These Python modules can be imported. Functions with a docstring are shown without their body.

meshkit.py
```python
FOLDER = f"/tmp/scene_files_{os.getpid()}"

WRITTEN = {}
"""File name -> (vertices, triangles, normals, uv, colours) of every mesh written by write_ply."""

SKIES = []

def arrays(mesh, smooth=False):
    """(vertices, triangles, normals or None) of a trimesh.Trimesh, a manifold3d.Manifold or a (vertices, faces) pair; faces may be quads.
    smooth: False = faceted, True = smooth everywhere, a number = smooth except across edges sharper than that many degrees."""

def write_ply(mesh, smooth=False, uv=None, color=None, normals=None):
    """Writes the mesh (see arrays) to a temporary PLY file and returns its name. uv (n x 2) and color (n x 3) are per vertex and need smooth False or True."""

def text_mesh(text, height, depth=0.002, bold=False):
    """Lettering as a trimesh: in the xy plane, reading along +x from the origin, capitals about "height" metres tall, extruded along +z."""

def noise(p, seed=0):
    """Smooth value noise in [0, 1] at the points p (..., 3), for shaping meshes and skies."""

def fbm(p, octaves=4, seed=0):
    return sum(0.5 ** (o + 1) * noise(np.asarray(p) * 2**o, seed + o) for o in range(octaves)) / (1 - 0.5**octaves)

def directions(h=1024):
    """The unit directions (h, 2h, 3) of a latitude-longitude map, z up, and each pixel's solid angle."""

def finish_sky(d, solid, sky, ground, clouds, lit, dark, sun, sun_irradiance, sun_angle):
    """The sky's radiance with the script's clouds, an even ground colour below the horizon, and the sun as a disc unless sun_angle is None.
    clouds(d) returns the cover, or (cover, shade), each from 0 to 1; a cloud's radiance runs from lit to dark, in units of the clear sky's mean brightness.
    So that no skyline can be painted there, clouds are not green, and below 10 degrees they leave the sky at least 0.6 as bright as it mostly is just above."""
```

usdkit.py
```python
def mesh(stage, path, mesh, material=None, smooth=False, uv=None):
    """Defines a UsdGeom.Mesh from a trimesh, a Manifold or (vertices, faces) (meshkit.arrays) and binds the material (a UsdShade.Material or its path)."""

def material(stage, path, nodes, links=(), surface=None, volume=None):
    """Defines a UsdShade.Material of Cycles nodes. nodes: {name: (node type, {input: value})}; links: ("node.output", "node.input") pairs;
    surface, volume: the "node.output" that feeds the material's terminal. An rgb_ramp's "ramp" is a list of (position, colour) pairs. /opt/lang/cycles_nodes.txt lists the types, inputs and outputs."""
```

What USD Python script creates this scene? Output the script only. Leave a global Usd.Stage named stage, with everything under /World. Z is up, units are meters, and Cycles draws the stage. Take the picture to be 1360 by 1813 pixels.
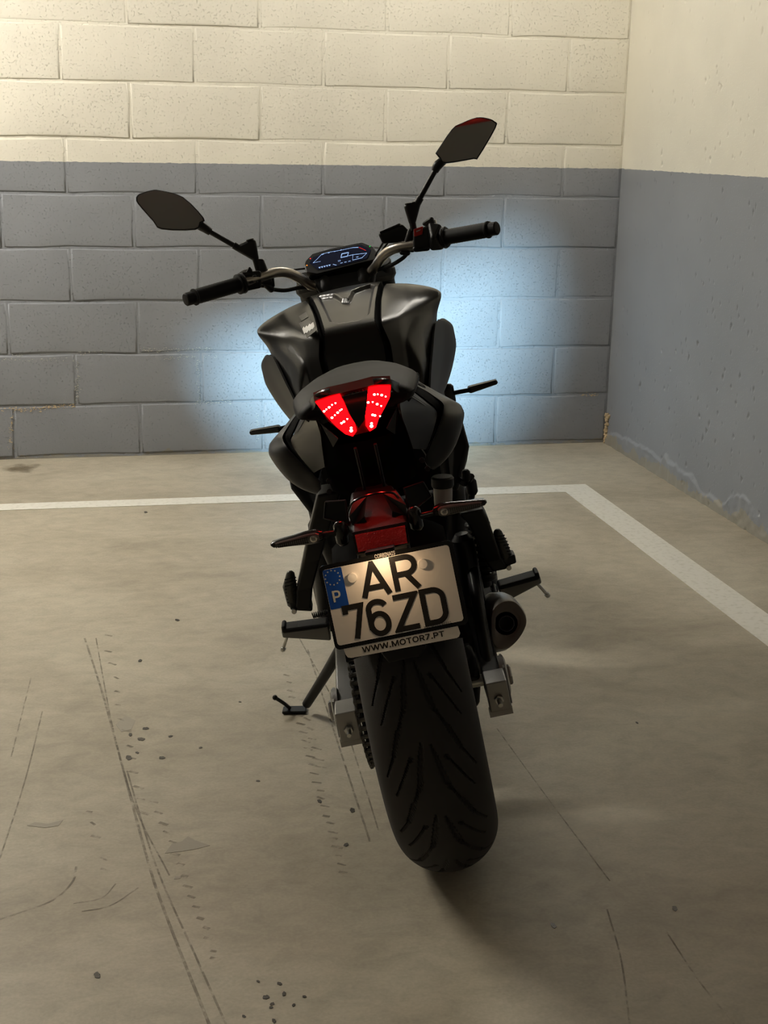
import math, numpy as np, trimesh, manifold3d as m3, meshkit, usdkit
from pxr import Usd, UsdGeom, UsdLux, UsdShade, Gf, Sdf
from shapely.geometry import Polygon, Point, LineString
from scipy.interpolate import PchipInterpolator, interp1d
from scipy.ndimage import gaussian_filter1d
import shapely
rng = np.random.default_rng(7)
stage = Usd.Stage.CreateInMemory()
UsdGeom.SetStageUpAxis(stage, 'Z'); UsdGeom.SetStageMetersPerUnit(stage, 1.0)
UsdGeom.Xform.Define(stage, '/World'); UsdGeom.Scope.Define(stage, '/World/Looks')
# ------------------------------------------------------------------ camera
FPX, CYAW, CPIT, CROLL, CD, CH = 2340.215, 0.199348, 0.272669, 0.0159788, 5.38442, 1.25670
PW, PH = 1360, 1813
cf = np.array([math.sin(CYAW)*math.cos(CPIT), math.cos(CYAW)*math.cos(CPIT), -math.sin(CPIT)])
cr0 = np.array([math.cos(CYAW), -math.sin(CYAW), 0]); cu0 = np.cross(cr0, cf)
cr = cr0*math.cos(CROLL) + cu0*math.sin(CROLL); cu = -cr0*math.sin(CROLL) + cu0*math.cos(CROLL)
CC = np.array([0, -CD, CH])
cam = UsdGeom.Camera.Define(stage, '/World/camera')
cam.CreateHorizontalApertureAttr(36.0); cam.CreateVerticalApertureAttr(36.0*PH/PW)
cam.CreateFocalLengthAttr(FPX*36/PW); cam.CreateClippingRangeAttr(Gf.Vec2f(.05, 60))
m = np.eye(4); m[0,:3], m[1,:3], m[2,:3], m[3,:3] = cr, cu, -cf, CC
cam.AddTransformOp().Set(Gf.Matrix4d(m.tolist()))
cam.CreateExposureAttr(0.0)
# ------------------------------------------------------------------ light levels
LAMP_MAIN, LAMP_SIDE, LAMP_FAR = 322.0, 56.0, 19.0        # ceiling tube emission strengths
HEADLIGHT, PLATE_LAMP = 245.0, 0.019                      # watts-like intensities
TAIL_RED, TAIL_LED = 6.5, 110.0
AMBIENT = 0.012
# ------------------------------------------------------------------ room and motorcycle pose
XR, HPAINT, BW, BH, XB, Z0 = 2.0755, 1.1662, 0.500918, 0.2076, -0.181935, 1.6706
YAW, LEAN, BPX, BPY = math.radians(-9.52), math.radians(12.424), .5701, -3.2605
_c, _s, _cl, _sl = math.cos(YAW), math.sin(YAW), math.cos(LEAN), math.sin(LEAN)
MM = np.array([[_c,-_s,0],[_s,_c,0],[0,0,1]]) @ np.array([[_cl,0,-_sl],[0,1,0],[_sl,0,_cl]])
T0 = np.array([BPX, BPY, .002])
CL = MM.T @ (CC - T0)
def ray(px, py): return MM.T @ (cf*FPX + cr*(px - PW/2) + cu*(PH/2 - py))
def at(px, py, Y): d = ray(px, py); return CL + d*(Y - CL[1])/d[1]
def at_x(px, py, X): d = ray(px, py); return CL + d*(X - CL[0])/d[0]
def at_z(px, py, Z): d = ray(px, py); return CL + d*(Z - CL[2])/d[2]
def on(px, py, p, n): d = ray(px, py); return CL + d*((np.array(p) - CL) @ n)/(d @ n)
def floor_at(px, py, z=0.0):
    d = cf*FPX + cr*(px - PW/2) + cu*(PH/2 - py); return CC + d*(z - CC[2])/d[2]
def wall_at(px, py, y=0.0):
    d = cf*FPX + cr*(px - PW/2) + cu*(PH/2 - py); return CC + d*(y - CC[1])/d[1]
def rwall_at(px, py, x=XR):
    d = cf*FPX + cr*(px - PW/2) + cu*(PH/2 - py); return CC + d*(x - CC[0])/d[0]
def to_local(p): return MM.T @ (np.asarray(p) - T0)
V = lambda *a: np.array(a, float)
# ------------------------------------------------------------------ scene helpers
used = {}
def path_for(name, parent):
    base = f'{parent.GetPath()}/{name}' if parent is not None else f'/World/{name}'
    k = used.get(base, 0); used[base] = k + 1
    return base if k == 0 else f'{base}_{k:03d}'
def data(p, **kw):
    for k, v in kw.items():
        if v: p.SetCustomDataByKey(k, v)
    return p
def obj(name, mesh, mat, parent=None, smooth=35, **kw):
    if isinstance(mesh, list): mesh = join(mesh)
    p = usdkit.mesh(stage, path_for(name, parent), mesh, mat, smooth=smooth).GetPrim()
    return data(p, **kw)
def xform(name, parent=None, loc=None, mat4=None, **kw):
    x = UsdGeom.Xform.Define(stage, path_for(name, parent))
    if mat4 is not None: x.AddTransformOp().Set(Gf.Matrix4d(np.asarray(mat4).T.tolist()))
    elif loc is not None: x.AddTranslateOp().Set(Gf.Vec3d(*map(float, loc)))
    return data(x.GetPrim(), **kw)
# ------------------------------------------------------------------ mesh helpers
def tm(x):
    if isinstance(x, trimesh.Trimesh): return x
    a = meshkit.arrays(x); return trimesh.Trimesh(a[0], a[1], process=False)
def join(l): return trimesh.util.concatenate([tm(x) for x in l])
def H(*sph, n=16):                                     # convex hull of spheres (x, y, z, r)
    pts = []
    for x, y, z, r in sph: pts.append(_ball(n)*r + [x, y, z])
    return tm(m3.Manifold.hull_points(np.vstack(pts)))
_balls = {}
def _ball(n):
    if n not in _balls:
        s = trimesh.creation.uv_sphere(radius=1, count=[max(6, n//2), n]); _balls[n] = np.array(s.vertices)
    return _balls[n]
def HP(pts, r, n=12): return H(*[(*p, r) for p in pts], n=n)
def spline(pts, n=8):
    pts = np.asarray(pts, float)
    if len(pts) == 2: return pts
    P = np.vstack([2*pts[0]-pts[1], pts, 2*pts[-1]-pts[-2]]); out = []
    for i in range(1, len(P)-2):
        for t in np.linspace(0, 1, n, endpoint=False):
            a, b, c, d = P[i-1:i+3]
            out.append(.5*(2*b + (c-a)*t + (2*a-5*b+4*c-d)*t*t + (3*b-a-3*c+d)*t**3))
    return np.vstack([out, pts[-1]])
def tube(pts, r, n=14, sm=8):
    pts = spline(pts, sm); k = len(pts)
    r = np.interp(np.linspace(0, 1, k), np.linspace(0, 1, len(np.atleast_1d(r))), np.atleast_1d(r))
    t = np.gradient(pts, axis=0); t /= np.linalg.norm(t, axis=1)[:, None]
    u = np.cross(t[0], [0.13, .31, 1]);  u = u if np.linalg.norm(u) > .2 else np.cross(t[0], [1, .1, 0]); u /= np.linalg.norm(u)
    v = []; a = np.arange(n)*2*np.pi/n
    for i in range(k):
        u = u - t[i]*(u @ t[i]); u /= np.linalg.norm(u); w = np.cross(t[i], u)
        v.append(pts[i] + r[i]*(np.cos(a)[:, None]*u + np.sin(a)[:, None]*w))
    v = np.vstack(v + [pts[0], pts[-1]]); f = []
    for i in range(k-1):
        for j in range(n):
            p, q_ = i*n+j, i*n+(j+1) % n; f += [[p, q_, q_+n], [p, q_+n, p+n]]
    for j in range(n): f += [[k*n, (j+1) % n, j], [k*n+1, (k-1)*n+j, (k-1)*n+(j+1) % n]]
    return trimesh.Trimesh(v, f, process=False)
def cyl(a, b, r, n=24, r2=None):
    a, b = np.asarray(a, float), np.asarray(b, float); d = (b-a)/np.linalg.norm(b-a); r2 = r if r2 is None else r2
    u = np.cross(d, [0.3, .2, 1]) if abs(d[2]) < .9 else np.cross(d, [1, 0, 0]); u /= np.linalg.norm(u); w = np.cross(d, u)
    e = min(r, r2)*.12; t = np.arange(n)*2*np.pi/n; c = np.cos(t)[:, None]*u + np.sin(t)[:, None]*w
    L = np.linalg.norm(b-a); e = min(e, L*.2)
    rings = [(a, r-e), (a+d*e, r), (b-d*e, r2), (b, r2-e)]
    return skin([p + rr*c for p, rr in rings])
def lathe(c, axis, prof, n=48):                          # prof: (along, radius)
    d = np.asarray(axis, float)/np.linalg.norm(axis)
    u = np.cross(d, [0.3, .2, 1]) if abs(d[2]) < .9 else np.cross(d, [1, 0, 0]); u /= np.linalg.norm(u); w = np.cross(d, u)
    t = np.arange(n)*2*np.pi/n; k = np.cos(t)[:, None]*u + np.sin(t)[:, None]*w
    ring = prof[0] == prof[-1]
    return skin([np.asarray(c) + d*a_ + r_*k for a_, r_ in (prof[:-1] if ring else prof)], closed=ring)
def skin(rings, cap=True, closed=False):
    n, k = len(rings[0]), len(rings); v = np.vstack(rings); f = []
    for i in range(k if closed else k-1):
        o, o2 = i*n, ((i+1) % k)*n
        for j in range(n):
            p, q_ = j, (j+1) % n; f += [[o+p, o+q_, o2+q_], [o+p, o2+q_, o2+p]]
    if cap and not closed:
        c0, c1 = len(v), len(v)+1; v = np.vstack([v, np.mean(rings[0], 0), np.mean(rings[-1], 0)])
        for j in range(n): f += [[c0, (j+1) % n, j], [c1, (k-1)*n+j, (k-1)*n+(j+1) % n]]
    m_ = trimesh.Trimesh(v, f, process=False); trimesh.repair.fix_normals(m_); return m_
def slab(pts, off, both=False):                          # planar 3-D polygon extruded by a vector
    pts = np.asarray(pts, float); off = np.asarray(off, float)
    if both: pts = pts - off/2
    c = pts.mean(0); _, _, vt = np.linalg.svd(pts - c); e1, e2 = vt[0], vt[1]
    q2 = np.stack([(pts-c) @ e1, (pts-c) @ e2], 1)
    v, f = trimesh.creation.triangulate_polygon(Polygon(q2), engine='earcut')
    order = [int(np.argmin(((q2 - p)**2).sum(1))) for p in v]
    f = np.array([[order[i] for i in t] for t in f]); n = len(pts); F = f.tolist() + [[a+n, c_+n, b+n] for a, b, c_ in f]
    for i in range(n):
        j = (i+1) % n; F += [[i, j, j+n], [i, j+n, i+n]]
    m_ = trimesh.Trimesh(np.vstack([pts, pts+off]), F, process=False); trimesh.repair.fix_normals(m_); return m_
def rslab(pts, off, r):                                  # convex rounded slab: hull of spheres at the corners of both faces
    pts = np.asarray(pts, float); off = np.asarray(off, float); l = np.linalg.norm(off)
    k = off/l*r; return HP(np.vstack([pts + k, pts + off - k]) if l > 2.2*r else pts + off/2, r)
def grid(g, n=6, th=.003, thick_dir=None, smooth_rows=True):   # smooth closed panel through a grid of points
    g = np.asarray(g, float); R, Cn = g.shape[:2]
    def rs(a, k):
        if a.shape[0] == 1: return a
        x = np.arange(a.shape[0]); xi = np.linspace(0, a.shape[0]-1, (a.shape[0]-1)*k+1)
        return PchipInterpolator(x, a, axis=0)(xi) if a.shape[0] > 2 else np.array([a[0]*(1-t)+a[1]*t for t in xi])
    g = rs(g, n); g = rs(g.transpose(1, 0, 2), n).transpose(1, 0, 2)
    return shell(g, th, thick_dir)
def shell(g, th, thick_dir=None):
    R, Cn = g.shape[:2]
    du = np.gradient(g, axis=0); dv = np.gradient(g, axis=1); nn = np.cross(du, dv); nn /= np.maximum(np.linalg.norm(nn, axis=2), 1e-9)[..., None]
    if thick_dir is not None and (nn.reshape(-1, 3).mean(0) @ np.asarray(thick_dir)) < 0: nn = -nn
    b = g + nn*th; v = np.vstack([g.reshape(-1, 3), b.reshape(-1, 3)]); N = R*Cn; f = []
    I = np.arange(N).reshape(R, Cn)
    a, b_, c, d = I[:-1, :-1].ravel(), I[:-1, 1:].ravel(), I[1:, 1:].ravel(), I[1:, :-1].ravel()
    f = np.vstack([np.stack([a, b_, c], 1), np.stack([a, c, d], 1), np.stack([a+N, c+N, b_+N], 1), np.stack([a+N, d+N, c+N], 1)])
    ring = np.r_[I[0, :-1], I[:-1, -1], I[-1, :0:-1], I[:0:-1, 0]]; r2 = np.roll(ring, -1)
    f = np.vstack([f, np.stack([ring, ring+N, r2], 1), np.stack([r2, ring+N, r2+N], 1)])
    m_ = trimesh.Trimesh(v, f, process=False); trimesh.repair.fix_normals(m_); return m_
MX = np.diag([-1., 1, 1, 1])
def mir(mesh):
    v, f, _ = meshkit.arrays(mesh); return trimesh.Trimesh(v*[-1, 1, 1], f[:, ::-1], process=False)
def mp(p): return np.asarray(p)*[-1, 1, 1]
def text(t, o, u, v, height, width=None, depth=.0006, bold=False, center=True):
    t_ = meshkit.text_mesh(t, 1.0, 1.0, bold); lo, hi = t_.bounds
    u, v = np.asarray(u)/np.linalg.norm(u), np.asarray(v)/np.linalg.norm(v); n = np.cross(u, v)
    sx = (width/(hi[0]-lo[0])) if width else height; w = (hi[0]-lo[0])*sx
    p = np.array(t_.vertices); p[:, 0] = (p[:, 0]-lo[0])*sx - (w/2 if center else 0); p[:, 1] = (p[:, 1]-(.5 if center else 0))*height; p[:, 2] *= depth
    return trimesh.Trimesh(np.asarray(o) + p[:, :1]*u + p[:, 1:2]*v + p[:, 2:]*n, t_.faces, process=False)
# ------------------------------------------------------------------ materials
def mat(name, nodes, links=(), surface='p.BSDF'): return usdkit.material(stage, f'/World/Looks/{name}', nodes, links, surface=surface)
def plain(name, col, rough=.5, metal=0., bump=None, **kw):
    n = {'p': ('principled_bsdf', {'base_color': col, 'roughness': rough, 'metallic': metal, **kw})}; l = []
    if bump:
        s, d = bump
        n.update(g=('geometry', {}), n=('noise_texture', {'scale': s, 'detail': 3.0}), b=('bump', {'distance': d, 'strength': .6}))
        l = [('g.position', 'n.vector'), ('n.fac', 'b.height'), ('b.normal', 'p.normal')]
    return mat(name, n, l)
def emit(name, col, s): return mat(name, {'e': ('emission', {'color': col, 'strength': s})}, surface='e.emission')
M = {}
M['paint'] = plain('matte_grey_paint', (.012, .0115, .0105), .25, .0, specular_ior_level=.32)
M['plastic'] = plain('black_plastic', (.005, .005, .005), .5, specular_ior_level=.3, bump=(900, .0002))
M['satin'] = plain('satin_black', (.006, .006, .006), .4, specular_ior_level=.32)
M['cover'] = plain('dark_grey_plastic', (.008, .0078, .0074), .42, specular_ior_level=.24)
M['gloss'] = plain('gloss_black', (.008, .008, .008), .12)
M['rubber'] = plain('black_rubber', (.005, .005, .005), .62, specular_ior_level=.22, bump=(700, .0003))
M['tyre'] = plain('tyre_rubber', (.024, .0215, .020), .68, bump=(500, .0004), specular_ior_level=.3)
M['seat'] = plain('seat_vinyl', (.006, .0055, .0055), .58, specular_ior_level=.14, bump=(1100, .0003))
M['alu'] = plain('cast_aluminium', (.30, .295, .285), .36, .9, bump=(350, .0003))
M['arm'] = plain('grey_aluminium', (.13, .13, .128), .38, .9, bump=(350, .0003))
M['peg_rubber'] = plain('smoky_rubber', (.030, .031, .026), .22)
M['bar'] = plain('titanium_grey_metal', (.36, .33, .29), .30, .95)
M['steel'] = plain('zinc_steel', (.58, .58, .55), .28, 1.)
M['muffler'] = plain('brushed_steel', (.22, .20, .18), .42, .85, bump=(260, .0003))
M['black_metal'] = plain('black_steel', (.005, .005, .005), .42, specular_ior_level=.32)
M['chain'] = plain('chain_steel', (.10, .095, .085), .38, .9)
M['disc'] = plain('disc_steel', (.40, .40, .39), .25, 1.)
M['hole'] = plain('soot_black', (.002, .002, .002), .9, specular_ior_level=.05)
M['plate_white'] = plain('plate_white', (.84, .81, .78), .34)
M['plate_ink'] = plain('plate_black_ink', (.012, .011, .011), .4)
M['plate_blue'] = plain('plate_blue', (.008, .075, .42), .35)
M['star'] = plain('plate_star', (.68, .68, .64), .4)
M['strip'] = plain('white_strip', (.70, .69, .66), .35)
M['cap'] = plain('white_cap', (.93, .91, .88), .35)
M['reservoir'] = plain('reservoir_plastic', (.26, .25, .24), .35, subsurface_weight=.2, subsurface_scale=.005)
M['red_switch'] = plain('red_switch', (.42, .012, .008), .35)
M['white_print'] = plain('white_print', (.30, .29, .28), .4)
M['decal'] = plain('silver_decal', (.05, .05, .05), .3, .3)
M['decal_bright'] = plain('bright_decal', (.88, .87, .84), .4)
M['smoked'] = plain('smoked_lens', (.02, .019, .017), .08, coat_weight=.6, coat_roughness=.05)
M['clear'] = mat('clear_lens', {'p': ('principled_bsdf', {'base_color': (.45, .43, .40), 'roughness': .08, 'transmission_weight': .75, 'ior': 1.45})})
M['bulb'] = plain('lamp_reflector', (.62, .58, .52), .15, .9)
M['mirror'] = plain('mirror_glass', (.52, .52, .53), .015, 1.)
M['reflector'] = mat('red_reflector', {'g': ('geometry', {}), 'v': ('voronoi_texture', {'scale': 420.0}), 'b': ('bump', {'distance': .0012, 'strength': .5}),
    'p': ('principled_bsdf', {'base_color': (1.0, .014, .018), 'metallic': .1, 'roughness': .25, 'coat_weight': .3, 'coat_roughness': .1})},
    [('g.position', 'v.vector'), ('v.distance', 'b.height'), ('b.normal', 'p.normal')])
M['tail_red'] = emit('tail_light_glow', (1.0, .001, .002), TAIL_RED)
M['tail_led'] = emit('tail_light_led', (1.0, .045, .03), TAIL_LED)
M['tail_dim'] = plain('tail_lens_red', (.12, .003, .004), .1, coat_weight=.7)
M['screen'] = mat('dash_screen', {'p': ('principled_bsdf', {'base_color': (.004, .005, .012), 'roughness': .12, 'emission_color': (.02, .03, .09), 'emission_strength': .12})})
M['lcd'] = emit('dash_lcd', (.42, .62, 1.0), .75)
M['lcd_red'] = emit('dash_red', (1., .04, .03), .55)
M['ind_orange'] = emit('indicator_orange', (1., .30, .04), 1.2)
M['ind_red'] = emit('indicator_red', (1., .05, .06), .9)
M['ind_green'] = emit('indicator_green', (.02, .9, .12), .7)
M['tube'] = emit('fluorescent_tube', (1.0, .94, .83), LAMP_MAIN)
M['tube_side'] = emit('fluorescent_tube_side', (1.0, .94, .83), LAMP_SIDE)
M['tube_far'] = emit('fluorescent_tube_far', (1.0, .88, .68), LAMP_FAR)
M['fixture'] = plain('lamp_housing', (.7, .7, .68), .4)
M['red_pipe'] = plain('red_pipe_paint', (.45, .02, .015), .4)
M['grey_pipe'] = plain('grey_pipe_paint', (.45, .45, .43), .4)

CREAM, GREYB = (.80, .765, .66), (.262, .275, .298)
def wall_mat(name, block):
    n = {'g': ('geometry', {}), 's': ('separate_xyz', {}),
         'nz': ('noise_texture', {'scale': 30.0, 'detail': 3.0}), 'ne': ('math', {'math_type': 'multiply_add', 'value2': .008, 'value3': -.004}),
         'za': ('math', {'math_type': 'add'}), 'lt': ('math', {'math_type': 'greater_than', 'value2': HPAINT}),
         'big': ('noise_texture', {'scale': 2.2, 'detail': 4.0}), 'rb': ('rgb_ramp', {'ramp': [(.3, (.92, .92, .92)), (.7, (1.05, 1.05, 1.05))]}),
         'c': ('mix', {'color1': GREYB, 'color2': CREAM}), 'cm': ('mix', {'mix_type': 'multiply', 'fac': 1.0}),
         'p': ('principled_bsdf', {'roughness': .62, 'specular_ior_level': .35}),
         # bare plaster showing at the foot of the wall
         'nf': ('noise_texture', {'scale': 9.0, 'detail': 6.0, 'roughness': .65}), 'fz': ('math', {'math_type': 'multiply_add', 'value2': .10 if block else .16, 'value3': -.042 if block else -.035}),
         'fl': ('math', {'math_type': 'less_than'}), 'bare': ('mix', {'color2': (.27, .26, .235) if block else (.30, .28, .235)}),
         'nb': ('noise_texture', {'scale': 60.0, 'detail': 5.0, 'roughness': .6}), 'np': ('noise_texture', {'scale': 135.0, 'detail': 3.0, 'roughness': .55}),
         'rp': ('rgb_ramp', {'ramp': [(.29, (0, 0, 0)), (.39, (1, 1, 1))]}), 'hm': ('math', {'math_type': 'multiply_add', 'value2': .6}),
         'b': ('bump', {'distance': .0032 if block else .0012, 'strength': .7 if block else .5})}
    l = [('g.position', 's.vector'), ('g.position', 'nz.vector'), ('nz.fac', 'ne.value1'), ('s.z', 'za.value1'), ('ne.value', 'za.value2'), ('za.value', 'lt.value1'),
         ('lt.value', 'c.fac'), ('g.position', 'big.vector'), ('big.fac', 'rb.fac'), ('c.color', 'cm.color1'), ('rb.color', 'cm.color2'),
         ('g.position', 'nf.vector'), ('nf.fac', 'fz.value1'), ('s.z', 'fl.value1'), ('fz.value', 'fl.value2'), ('fl.value', 'bare.fac'), ('cm.color', 'bare.color1'), ('bare.color', 'p.base_color'),
         ('g.position', 'nb.vector'), ('g.position', 'np.vector'), ('np.fac', 'rp.fac'), ('nb.fac', 'hm.value1'), ('rp.color', 'hm.value3'), ('hm.value', 'b.height'), ('b.normal', 'p.normal')]
    return mat(name, n, l)
M['block'] = wall_mat('painted_block', True)
M['wallr'] = wall_mat('painted_concrete', False)
M['mortar'] = M['block']
M['floor'] = mat('concrete_floor', {
    'g': ('geometry', {}), 'map': ('mapping', {'scale': (1.0, 1.5, 1.0), 'rotation': (0, 0, .25)}),
    'n1': ('noise_texture', {'scale': 1.6, 'detail': 6.0, 'roughness': .62, 'distortion': .6}), 'n2': ('noise_texture', {'scale': 14.0, 'detail': 5.0, 'roughness': .7, 'distortion': .5}),
    'n3': ('noise_texture', {'scale': 160.0, 'detail': 2.0}),
    'r1': ('rgb_ramp', {'ramp': [(.28, (.325, .285, .215)), (.5, (.425, .380, .293)), (.72, (.495, .452, .355))]}),
    'r2': ('rgb_ramp', {'ramp': [(.28, (.82, .82, .82)), (.55, (1, 1, 1)), (.75, (1.09, 1.09, 1.09))]}),
    'mm': ('mix', {'mix_type': 'multiply', 'fac': 1.0}), 'r3': ('rgb_ramp', {'ramp': [(.3, (.93, .93, .93)), (.7, (1.04, 1.04, 1.04))]}), 'm2': ('mix', {'mix_type': 'multiply', 'fac': 1.0}),
    'b': ('bump', {'distance': .0012, 'strength': .5}), 'p': ('principled_bsdf', {'roughness': .52, 'specular_ior_level': .4})},
    [('g.position', 'map.vector'), ('map.vector', 'n1.vector'), ('map.vector', 'n2.vector'), ('g.position', 'n3.vector'), ('n1.fac', 'r1.fac'), ('n2.fac', 'r2.fac'), ('r1.color', 'mm.color1'), ('r2.color', 'mm.color2'),
     ('n3.fac', 'r3.fac'), ('mm.color', 'm2.color1'), ('r3.color', 'm2.color2'), ('m2.color', 'p.base_color'), ('n2.fac', 'b.height'), ('b.normal', 'p.normal')])
M['line'] = mat('white_floor_paint', {'g': ('geometry', {}), 'n': ('noise_texture', {'scale': 60.0, 'detail': 4.0}), 'r': ('rgb_ramp', {'ramp': [(.3, (.62, .60, .52)), (.5, (.74, .72, .65))]}),
    'p': ('principled_bsdf', {'roughness': .5})}, [('g.position', 'n.vector'), ('n.fac', 'r.fac'), ('r.color', 'p.base_color')])
M['ceiling'] = plain('ceiling_concrete', (.30, .29, .27), .8, bump=(20, .003))
M['dark_wall'] = plain('far_wall_paint', (.16, .155, .15), .7, bump=(30, .002))
M['stain'] = plain('oil_stain', (.055, .048, .038), .35)
def mark(name, dark, lo, hi, sc):
    return mat(name, {'g': ('geometry', {}), 'n': ('noise_texture', {'scale': sc, 'detail': 5.0, 'roughness': .7}), 'r': ('rgb_ramp', {'ramp': [(lo, (0, 0, 0)), (hi, (.5, .5, .5))]}),
        't': ('transparent_bsdf', {}), 'p': ('principled_bsdf', {'base_color': dark, 'roughness': .6}), 'm': ('mix_closure', {})},
        [('g.position', 'n.vector'), ('n.fac', 'r.fac'), ('r.color', 'm.fac'), ('t.BSDF', 'm.closure1'), ('p.BSDF', 'm.closure2')], surface='m.closure')
M['chip'] = plain('worn_concrete', (.335, .305, .245), .7, bump=(120, .0006))
M['skid'] = mark('tyre_skid', (.20, .175, .135), .40, .75, 30.0)
_dc = floor_at(38, 829)
M['damp'] = mat('damp_stain', {'g': ('geometry', {}), 'n': ('noise_texture', {'scale': 14.0, 'detail': 5.0, 'roughness': .65}), 'v': ('vector_math', {'math_type': 'distance', 'vector2': (_dc[0], _dc[1], .0005)}),
    'a': ('math', {'math_type': 'multiply_add', 'value2': -9.5, 'value3': .75}), 'b': ('math', {'math_type': 'add', 'use_clamp': True}), 'c': ('math', {'math_type': 'multiply_add', 'value2': 1.6, 'value3': -.8}),
    't': ('transparent_bsdf', {}), 'p': ('principled_bsdf', {'base_color': (.13, .095, .052), 'roughness': .5}), 'm': ('mix_closure', {})},
    [('g.position', 'n.vector'), ('g.position', 'v.vector1'), ('v.value', 'a.value1'), ('n.fac', 'c.value1'), ('a.value', 'b.value1'), ('c.value', 'b.value2'), ('b.value', 'm.fac'), ('t.BSDF', 'm.closure1'), ('p.BSDF', 'm.closure2')], surface='m.closure')
M['crust'] = plain('bare_plaster_crust', (.46, .45, .41), .8)
M['crust_tan'] = plain('tan_plaster_crust', (.55, .43, .27), .85)
# ================================================================== STRUCTURE
XL, YF, ZC = -4.2, -10.0, 2.62
def bx(x0, x1, y0, y1, z0, z1):
    b = trimesh.creation.box([x1-x0, y1-y0, z1-z0]); b.apply_translation([(x0+x1)/2, (y0+y1)/2, (z0+z1)/2]); return b
def st(name, mesh, m_, parent=None, **kw): return obj(name, mesh, m_, parent, kind='structure', **kw)
floor = st('floor', bx(XL-.2, XR+.2, YF-.2, .2, -.2, 0), M['floor'], smooth=False, label='bare grey-brown concrete garage floor with scuffs and oil drips')
wall_back = st('wall_back', bx(XL-.2, XR+.25, .0045, .25, 0, ZC), M['mortar'], smooth=False, label='painted concrete block wall, cream above and blue-grey below')
def block_mesh(x0, x1, z0, z1, seed):
    r = np.random.default_rng(seed); j = .004
    x0, x1, z0, z1 = x0+j, x1-j, z0+j, z1-j
    P = [(x0+t*(x1-x0), z0) for t in np.linspace(0, 1, 5)[:-1]] + [(x1, z0+t*(z1-z0)) for t in np.linspace(0, 1, 4)[:-1]] \
      + [(x1-t*(x1-x0), z1) for t in np.linspace(0, 1, 5)[:-1]] + [(x0, z1-t*(z1-z0)) for t in np.linspace(0, 1, 4)[:-1]]
    P = np.array(P) + r.normal(0, .0011, (14, 2)); c = P.mean(0); q_ = c + (P-c)*(1 - .0085/np.maximum(np.abs(P-c).max(1), .05))[:, None]
    y = r.uniform(-.0025, .0015)
    a = np.c_[P[:, 0], np.full(14, .010), P[:, 1]]; b = np.c_[P[:, 0], np.full(14, y+.0046), P[:, 1]]; d = np.c_[q_[:, 0], np.full(14, y), q_[:, 1]]
    return skin([a, b, d])
seed = 0
for k in range(-4, 9):                                   # course k: its top at Z0 - (k-1)*BH
    off = 0.0 if (k % 2) else .5
    z1, z0 = Z0 - (k-1)*BH, Z0 - k*BH
    if z0 > ZC: continue
    z1 = min(z1, ZC); z0 = max(z0, 0.0)
    edges = [XR-.002] + [XB + (j + off)*BW for j in range(4, -9, -1) if XB + (j+off)*BW < XR-.08 and XB + (j+off)*BW > XL]
    edges.append(XL)
    for e1, e0 in zip(edges[:-1], edges[1:]):
        seed += 1
        obj('block', block_mesh(e0, e1, z0, z1, seed), M['block'], wall_back, smooth=40)
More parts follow.
